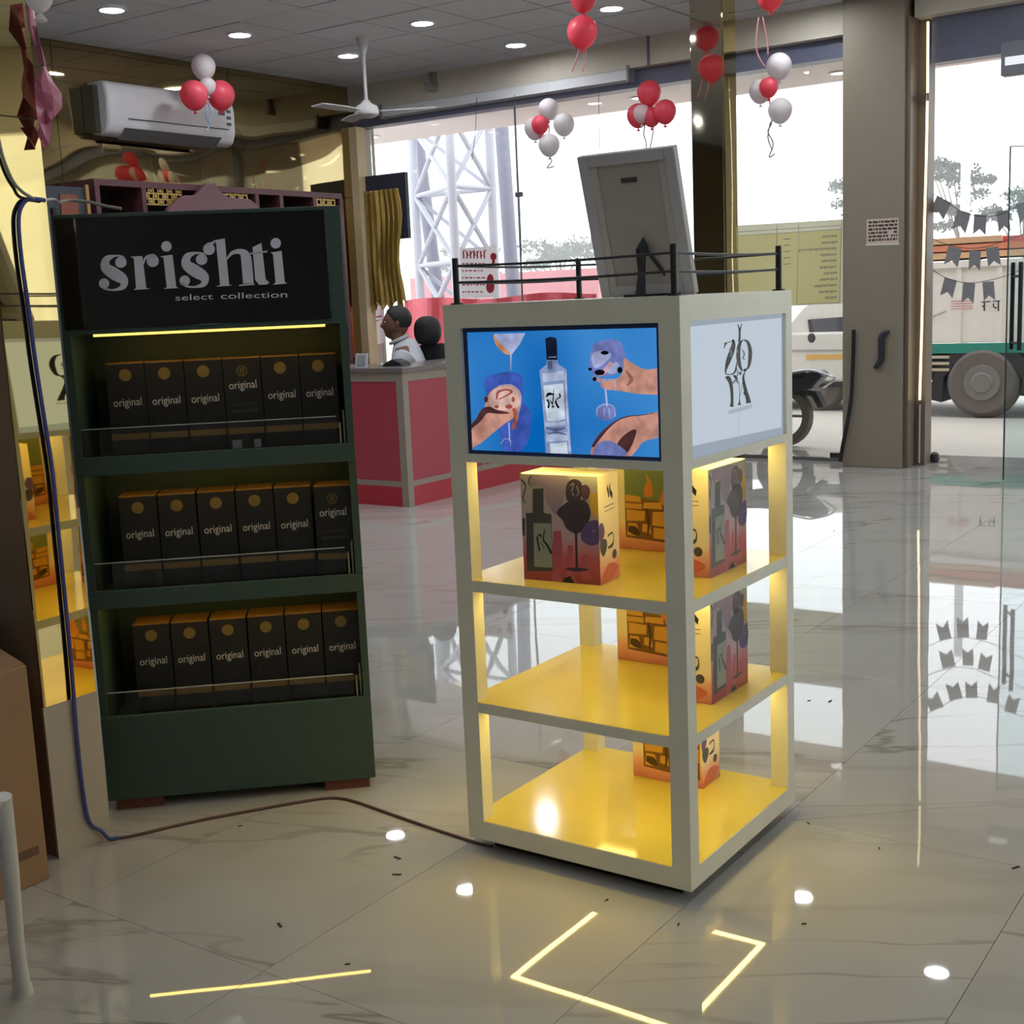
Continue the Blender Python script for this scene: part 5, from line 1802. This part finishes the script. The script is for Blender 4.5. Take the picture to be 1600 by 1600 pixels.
# lattice mast
MAST = mat('mast_steel', rgb(186, 186, 198), .5)
mast = thing('lattice_mast', 'white tubular lattice mast outside the corner window', 'mast', W(706, 640, 1, 14.0))
l0, l1, l2 = W(648, 297, 1, 14.3), W(706, 290, 1, 13.5), W(768, 292, 1, 14.3)
zz = [-.03, 1.05, 2.0, 2.95, 3.9, 4.9]
for p in (l0, l1, l2):
    obj('leg', MB().cyl((p.x, p.y, -.03), (p.x, p.y, 5.2), .062, n=12), MAST, mast, smooth=True)
pairs = ((l0, l1), (l1, l2), (l2, l0))
for z in zz[1:]:
    for (p, q) in pairs:
        obj('ring_bar', MB().cyl((p.x, p.y, z), (q.x, q.y, z), .032, n=8), MAST, mast, smooth=True)
for za, zb_ in zip(zz[:-1], zz[1:]):
    for (p, q) in pairs[:2]:
        obj('brace', MB().cyl((p.x, p.y, za), (q.x, q.y, zb_), .036, n=8), MAST, mast, smooth=True)
        obj('brace', MB().cyl((p.x, p.y, zb_), (q.x, q.y, za), .036, n=8), MAST, mast, smooth=True)
    p, q = pairs[2]
    obj('brace', MB().cyl((p.x, p.y, za), (q.x, q.y, zb_), .03, n=8), MAST, mast, smooth=True)
GP = mat('grey_pole', rgb(136, 136, 152), .5)
for (a_, b_, lb) in (((648, 190), (684, 462), 'thick grey leaning pole left behind the lattice mast'), ((783, 190), (803, 470), 'thick grey leaning pole right of the lattice mast')):
    pa, pb_ = W(*a_, 1, 15.2), W(*b_, 1, 15.2)
    d_ = pa - pb_
    obj('leaning_pole', MB().cyl(pb_ - d_ * (pb_.z / d_.z) - d_ * .02, pa + d_ * .25, .10, n=14), GP, label=lb, cat='pole', group='leaning poles', smooth=True)

# red cloth stall and faded pink wall
obj('pink_wall', MB().box(W(640, 430, 1, 16.5).x, W(935, 430, 1, 16.5).x, 16.5, 16.8, -.03, W(800, 426, 1, 16.5).z), mat('faded_pink', rgb(222, 160, 166), .8), label='faded pink wall across the road', cat='wall')
cl = [[W(x, y, 1, 11.9 + .06 * math.sin(x * .12)) for x in range(632, 936, 6) for y in [yy + 3 * math.sin(x * .035) - (x - 632) * .045]] for yy in (470, 484, 500, 520, 545, 575)]
obj('red_cloth', MB().grid(cl), sheer('red_cloth', rgb(228, 138, 148), .5, .8), label='red cloth barrier hung outside the window behind the counter', cat='cloth', solid=.006)
for x in (640, 775, 915):
    p = W(x, 520, 1, 12.0)
    obj('barrier_post', MB().cyl((p.x, 12.02, -.03), (p.x, 12.02, 1.45), .025, n=10), GP, label='thin grey post holding the red cloth, %s' % {640: 'left end', 775: 'in the middle', 915: 'right end'}[x], cat='post', group='cloth barrier posts')

# ------------------------------------------------------------------ outside: lorry, jeep, motorcycle
TW = mat('lorry_white', rgb(242, 236, 226), .5)
TEAL = mat('teal_paint', rgb(40, 140, 122), .5)
TAN = mat('tan_boards', rgb(208, 168, 128), .7)
TYRE = mat('tyre_rubber', rgb(112, 104, 98), .85)
HUB = mat('wheel_hub', rgb(130, 126, 122), .5)
UND = mat('underbody', rgb(48, 46, 50), .8)
YT = 14.5
lx0, lx1 = -4.82, 0.9
lo = thing('lorry', 'white goods lorry with teal stripe standing outside the entrance', 'lorry', (-2.2, 15.3, -.03))
obj('cargo_body', MB().box(lx0, lx1, YT, YT + 1.9, .80, 1.66), TW, lo, bevel=.01)
for x in (-4.42, -4.05, -3.62, -3.2, -2.6, -2.0, -1.4, -.8, -.2):
    obj('body_rib', MB().box(x, x + .05, YT - .018, YT, .80, 1.64), TW, lo)
obj('top_rail', MB().box(lx0, lx1, YT - .03, YT + 1.93, 1.62, 1.69), TW, lo)
obj('teal_stripe', MB().box(lx0, lx1, YT - .012, YT + .01, .685, .795), TEAL, lo)
for z in (.49, .56, .63):
    obj('side_rail', MB().box(lx0, -4.12, YT - .02, YT + .02, z, z + .03), mat('rail_cream', rgb(200, 186, 160), .6), lo)
obj('chassis', MB().box(lx0, lx1, YT + .10, YT + 1.8, .38, .685), UND, lo)
for (z, x1_, m_) in ((1.72, -3.3, TAN), (1.80, -3.2, mat('orange_board', rgb(214, 130, 96), .7)), (1.88, -3.6, TAN)):
    obj('load_board', MB().box(lx0, x1_, YT + .05, YT + 1.7, z, z + .065), m_, lo)
obj('red_load', MB().prism([(-3.95, YT + .1, 1.70), (-3.2, YT + .1, 1.86), (-3.1, YT + .1, 1.94), (-3.7, YT + .1, 1.93)], (0, .5, 0)), mat('red_tarp', rgb(200, 92, 92), .7), lo)
for wx in (-3.76, -.6):
    wl2 = obj('wheel', MB().lathe([(.20, 0), (.33, -.02), (.385, .03), (.40, .12), (.385, .21), (.33, .25), (.20, .23)], (wx, YT - .02, .36), 32, axis='y'), TYRE, lo, smooth=True)
    obj('wheel_hub', MB().lathe([(.02, -.03), (.10, -.035), (.12, -.01), (.19, -.02), (.205, .01), (.205, .05)], (wx, YT - .02, .36), 24, axis='y'), HUB, wl2, smooth=True)
    arch = [(wx - .62, .18), (wx - .50, .50), (wx - .34, .69), (wx + .36, .69), (wx + .56, .50), (wx + .72, .20), (wx + .40, .22), (wx + .42, .40), (wx + .25, .62), (wx - .25, .62), (wx - .42, .42), (wx - .44, .14)]
    obj('mudguard', MB().prism([(x, YT - .01, z) for x, z in arch], (0, .5, 0)), UND, lo)
INKB = mat('lorry_ink', rgb(40, 42, 46), .6)
dm = lambda x, y: W(x, y, 1, YT - .022)
decal('side_writing', stroke([(1533, 472, 1.6), (1548, 471, 1.6)]) + stroke([(1538, 472, 2.4), (1538, 486, 2.4)]) + stroke([(1534, 478, 2), (1538, 480, 2)]) + stroke([(1551, 471, 1.6), (1563, 470, 1.6)]) + stroke([(1560, 471, 2.2), (1560, 486, 2.2)]) + stroke([(1552, 474, 2), (1553, 480, 2), (1558, 481, 2)]), dm, INKB, lo)
decal('small_writing', [[(1452 + k * 3, 496 - k * 1.25), (1454 + k * 3, 495.2 - k * 1.25), (1454 + k * 3, 498 - k * 1.25), (1452 + k * 3, 498.8 - k * 1.25)] for k in range(9)], dm, mat('lorry_grey_ink', rgb(150, 146, 140), .6), lo)
decal('red_lines', [p_ for k in range(4) for p_ in stroke([(1486, 471 + k * 4, .9), (1520, 470 + k * 4, .9)])], dm, PRED, lo)

YJ = 15.0
jp = thing('jeep', 'white jeep with an ochre stripe parked left of the beige column', 'car', (-6.0, 15.8, -.03))
jx0, jx1 = -7.6, -4.95
bodyp = [(jx0, .32), (jx1, .32), (jx1, .92), (-5.1, .93), (jx0, .93)]
obj('lower_body', MB().prism([(x, YJ, z) for x, z in bodyp], (0, 1.6, 0)), mat('jeep_white', rgb(228, 224, 216), .35), jp, bevel=.03)
cabp = [(-6.35, .92), (-6.05, 1.24), (-5.95, 1.30), (jx1, 1.30), (jx1, .92)]
obj('cabin', MB().prism([(x, YJ + .06, z) for x, z in cabp], (0, 1.48, 0)), mat('jeep_white', rgb(228, 224, 216), .35), jp, bevel=.02)
wnd = [W(x, y, 1, YJ + .05) for x, y in ((1265, 499), (1336, 494), (1336, 520), (1273, 524))]
obj('side_window', MB().prism(wnd, (0, .015, 0)), mat('tinted_glass', rgb(86, 88, 100), .1), jp)
obj('windscreen_pillar', MB().prism([W(x, y, 1, YJ + .045) for x, y in ((1262, 500), (1266, 499), (1274, 530), (1266, 531))], (0, .02, 0)), UND, jp)
obj('ochre_stripe', MB().box(-6.0, jx1, YJ - .006, YJ, .60, .66), mat('ochre', rgb(226, 178, 92), .5), jp)
obj('trim_line', MB().box(jx0, jx1, YJ - .012, YJ, .70, .72), mat('trim_grey', rgb(170, 168, 164), .4), jp)
obj('door_grip', MB().box(-5.48, -5.40, YJ - .02, YJ, .80, .84), UND, jp)
obj('mirror', MB().ball(W(1268, 528, 1, YJ - .10), (.05, .03, .06), 10, 8), UND, jp)
obj('underbody', MB().box(jx0 + .1, jx1, YJ + .1, YJ + 1.5, .14, .33), UND, jp)
obj('running_board', MB().box(-6.1, jx1, YJ - .05, YJ + .1, .27, .31), UND, jp)
for wx in (-5.85, -7.25):
    w3 = obj('wheel', MB().lathe([(.16, 0), (.27, 0), (.31, .04), (.31, .16), (.27, .2), (.16, .2)], (wx, YJ + .02, .28), 26, axis='y'), TYRE, jp, smooth=True)
    obj('wheel_hub', MB().lathe([(.02, -.02), (.12, -.02), (.17, .02), (.17, .05)], (wx, YJ + .02, .28), 18, axis='y'), HUB, w3, smooth=True)

YM = 11.6
mc = thing('motorcycle', 'dark motorcycle parked just outside, mostly hidden by the kiosk', 'motorcycle', (-5.3, YM, -.03))
BLB = mat('motorcycle_dark', rgb(50, 52, 64), .35)
for wx, nm in ((-4.86, 'rear'), (-6.15, 'front')):
    w4 = obj('wheel', MB().lathe([(.20, -.05), (.27, -.055), (.295, 0), (.27, .055), (.20, .05)], (wx, YM, .265), 30, axis='y', closed=True), TYRE, mc, smooth=True)
    for k in range(5):
        a = 2 * math.pi * k / 5
        obj('spoke', MB().cyl((wx, YM, .265), (wx + .21 * math.cos(a), YM, .265 + .21 * math.sin(a)), .014, n=8), HUB, w4)
tail = [(-5.35, .62), (-5.0, .62), (-4.75, .66), (-4.50, .72), (-4.43, .66), (-4.55, .54), (-4.75, .48), (-5.1, .46), (-5.35, .50)]
obj('tail_body', MB().prism([(x, YM - .11, z) for x, z in tail], (0, .22, 0)), BLB, mc, bevel=.03)
obj('seat', MB().prism([(x, YM - .13, z) for x, z in ((-5.4, .66), (-4.95, .645), (-4.6, .70), (-4.62, .64), (-5.0, .60), (-5.4, .61))], (0, .26, 0)), UND, mc, bevel=.02)
obj('fuel_tank', MB().ball((-5.62, YM, .70), (.28, .14, .14), 16, 10), BLB, mc, smooth=True)
obj('engine', MB().box(-5.65, -5.25, YM - .14, YM + .14, .22, .52), UND, mc, bevel=.03)
obj('grab_rail', MB().tube(spline([(-4.78, YM - .13, .68), (-4.55, YM - .14, .71), (-4.38, YM - .10, .66), (-4.36, YM + .02, .62), (-4.46, YM - .02, .54)]), .011, 8), mat('rail_silver', rgb(200, 200, 206), .25, .7), mc, smooth=True)
obj('rear_mudguard', MB().prism([(x, YM - .06, z) for x, z in ((-4.80, .52), (-4.52, .50), (-4.44, .36), (-4.50, .35), (-4.56, .46), (-4.78, .48))], (0, .12, 0)), UND, mc)
obj('fork', MB().cyl((-6.15, YM - .08, .27), (-5.86, YM - .08, .92), .022, n=10), HUB, mc)
obj('handlebar', MB().cyl((-5.84, YM - .34, .98), (-5.84, YM + .34, .98), .014, n=8), HUB, mc)

# ------------------------------------------------------------------ trees and poles in the mist
LEAF = mat('leaf', rgb(62, 74, 64), .8)
BARK = mat('bark', rgb(96, 84, 74), .9)


def tree(label, px, pyb, pyt, Yv, spread, seed, n=2600, flat=.55):
    rnd = random.Random(seed)
    base = W(px, 560, 1, Yv)
    zt, zb_ = W(px, pyt, 1, Yv).z, W(px, pyb, 1, Yv).z
    t = thing('tree', label, 'tree', (base.x, Yv, -.03), group='misty trees')
    mb = MB()
    sp = spread * (base - CAM).dot(_f) / FPX
    lobes = [(Vector((base.x + rnd.uniform(-1, 1) * sp * .75, Yv + rnd.uniform(-1, 1) * sp * .6, zb_ + (zt - zb_) * rnd.uniform(.2, .92))), rnd.uniform(.25, .5) * sp) for _ in range(11)]
    lobes.append((Vector((base.x, Yv, zb_ + (zt - zb_) * .75)), .5 * sp))
    vs, fs = [], []
    for _ in range(n):
        c, r = rnd.choice(lobes)
        d = Vector((rnd.gauss(0, 1), rnd.gauss(0, 1), rnd.gauss(0, 1) * flat)).normalized() * r * rnd.random() ** .45
        d.z *= flat
        p = c + d
        s = sp * rnd.uniform(.025, .07)
        a_ = Vector((rnd.gauss(0, 1), rnd.gauss(0, 1), rnd.gauss(0, 1))).normalized() * s
        b_ = a_.cross(Vector((rnd.gauss(0, 1), rnd.gauss(0, 1), rnd.gauss(0, 1)))).normalized() * s * .6
        k = len(vs)
        vs += [p - a_, p + b_, p + a_, p - b_]
        fs.append((k, k + 1, k + 2, k + 3))
    mb.add(vs, fs)
    obj('crown', mb, LEAF, t, kind='stuff')
    tr = MB().tube([(base.x, Yv, -.03), (base.x + .1, Yv, zb_), (base.x, Yv, zb_ + (zt - zb_) * .6)], [sp * .07, sp * .05, sp * .02], 8)
    for c, r in lobes[:6]:
        tr.tube([(base.x + .05, Yv, zb_ * .9), c], [sp * .03, sp * .01], 6)
    obj('trunk', tr, BARK, t)
    return t


tree('misty tree behind the lorry, under the pale pole', 1500, 385, 232, 46, 62, 1, 3200)
tree('misty tree at the right picture edge behind the glass door', 1592, 390, 272, 42, 55, 2, 2600)
tree('misty tree showing left of the beige column above the price board', 1338, 350, 280, 50, 52, 3, 2600)
tree('faint misty tree low behind the framed picture', 880, 440, 372, 70, 62, 4, 2200)
tree('faint misty tree low behind the lattice mast', 745, 440, 385, 74, 50, 5, 2200)
pp = W(1508, 320, 1, 30)
obj('street_pole', MB().cyl((pp.x, 30, -.03), (pp.x, 30, 7.4), .115, .10, n=14), mat('pole_pale', rgb(176, 176, 178), .7), label='pale street pole rising behind the lorry', cat='pole', smooth=True)

# ------------------------------------------------------------------ litter on the floor
DIRT = mat('dark_scrap', rgb(44, 38, 34), .8)
for k, (x, y) in enumerate(((437, 1446), (620, 1367), (621, 1341), (375, 1291), (543, 1507), (1374, 1326), (1263, 1287), (1587, 1356), (1256, 1444), (948, 1407), (1060, 1445), (1303, 830), (1297, 1096), (1264, 1095))):
    p = W(x, y, 2, 0)
    a = random.Random(k).uniform(0, 3.1)
    d = Vector((math.cos(a), math.sin(a), 0))
    big = x in (437, 620, 621, 1587, 1297)
    L_ = .012 if big else .006
    nn = Vector((-d.y, d.x, 0)) * (L_ * .3)
    obj('floor_scrap', MB().prism([p + d * L_ + nn + Vector((0, 0, .0004)), p - d * L_ + nn * .6 + Vector((0, 0, .0004)), p - d * L_ - nn + Vector((0, 0, .0004)), p + d * L_ - nn * .7 + Vector((0, 0, .0004))], (0, 0, .002)), DIRT,
        label='tiny dark scrap of litter lying on the marble floor', cat='litter', group='scraps on the floor')

# ------------------------------------------------------------------ morning mist outside
if HAZE:
    hz = bpy.data.materials.new('morning_mist')
    hz.use_nodes = True
    nt = hz.node_tree
    nt.nodes.clear()
    vsn = nt.nodes.new('ShaderNodeVolumeScatter')
    vsn.inputs['Color'].default_value = (1, 1, 1, 1)
    vsn.inputs['Density'].default_value = HAZE
    vsn.inputs['Anisotropy'].default_value = 0.0
    o_ = nt.nodes.new('ShaderNodeOutputMaterial')
    nt.links.new(vsn.outputs[0], o_.inputs['Volume'])
    obj('mist', MB().box(-85, 65, 13.0, 110, -.02, 24), hz, kind='stuff', label='thin white morning mist over the yard and road', cat='mist')
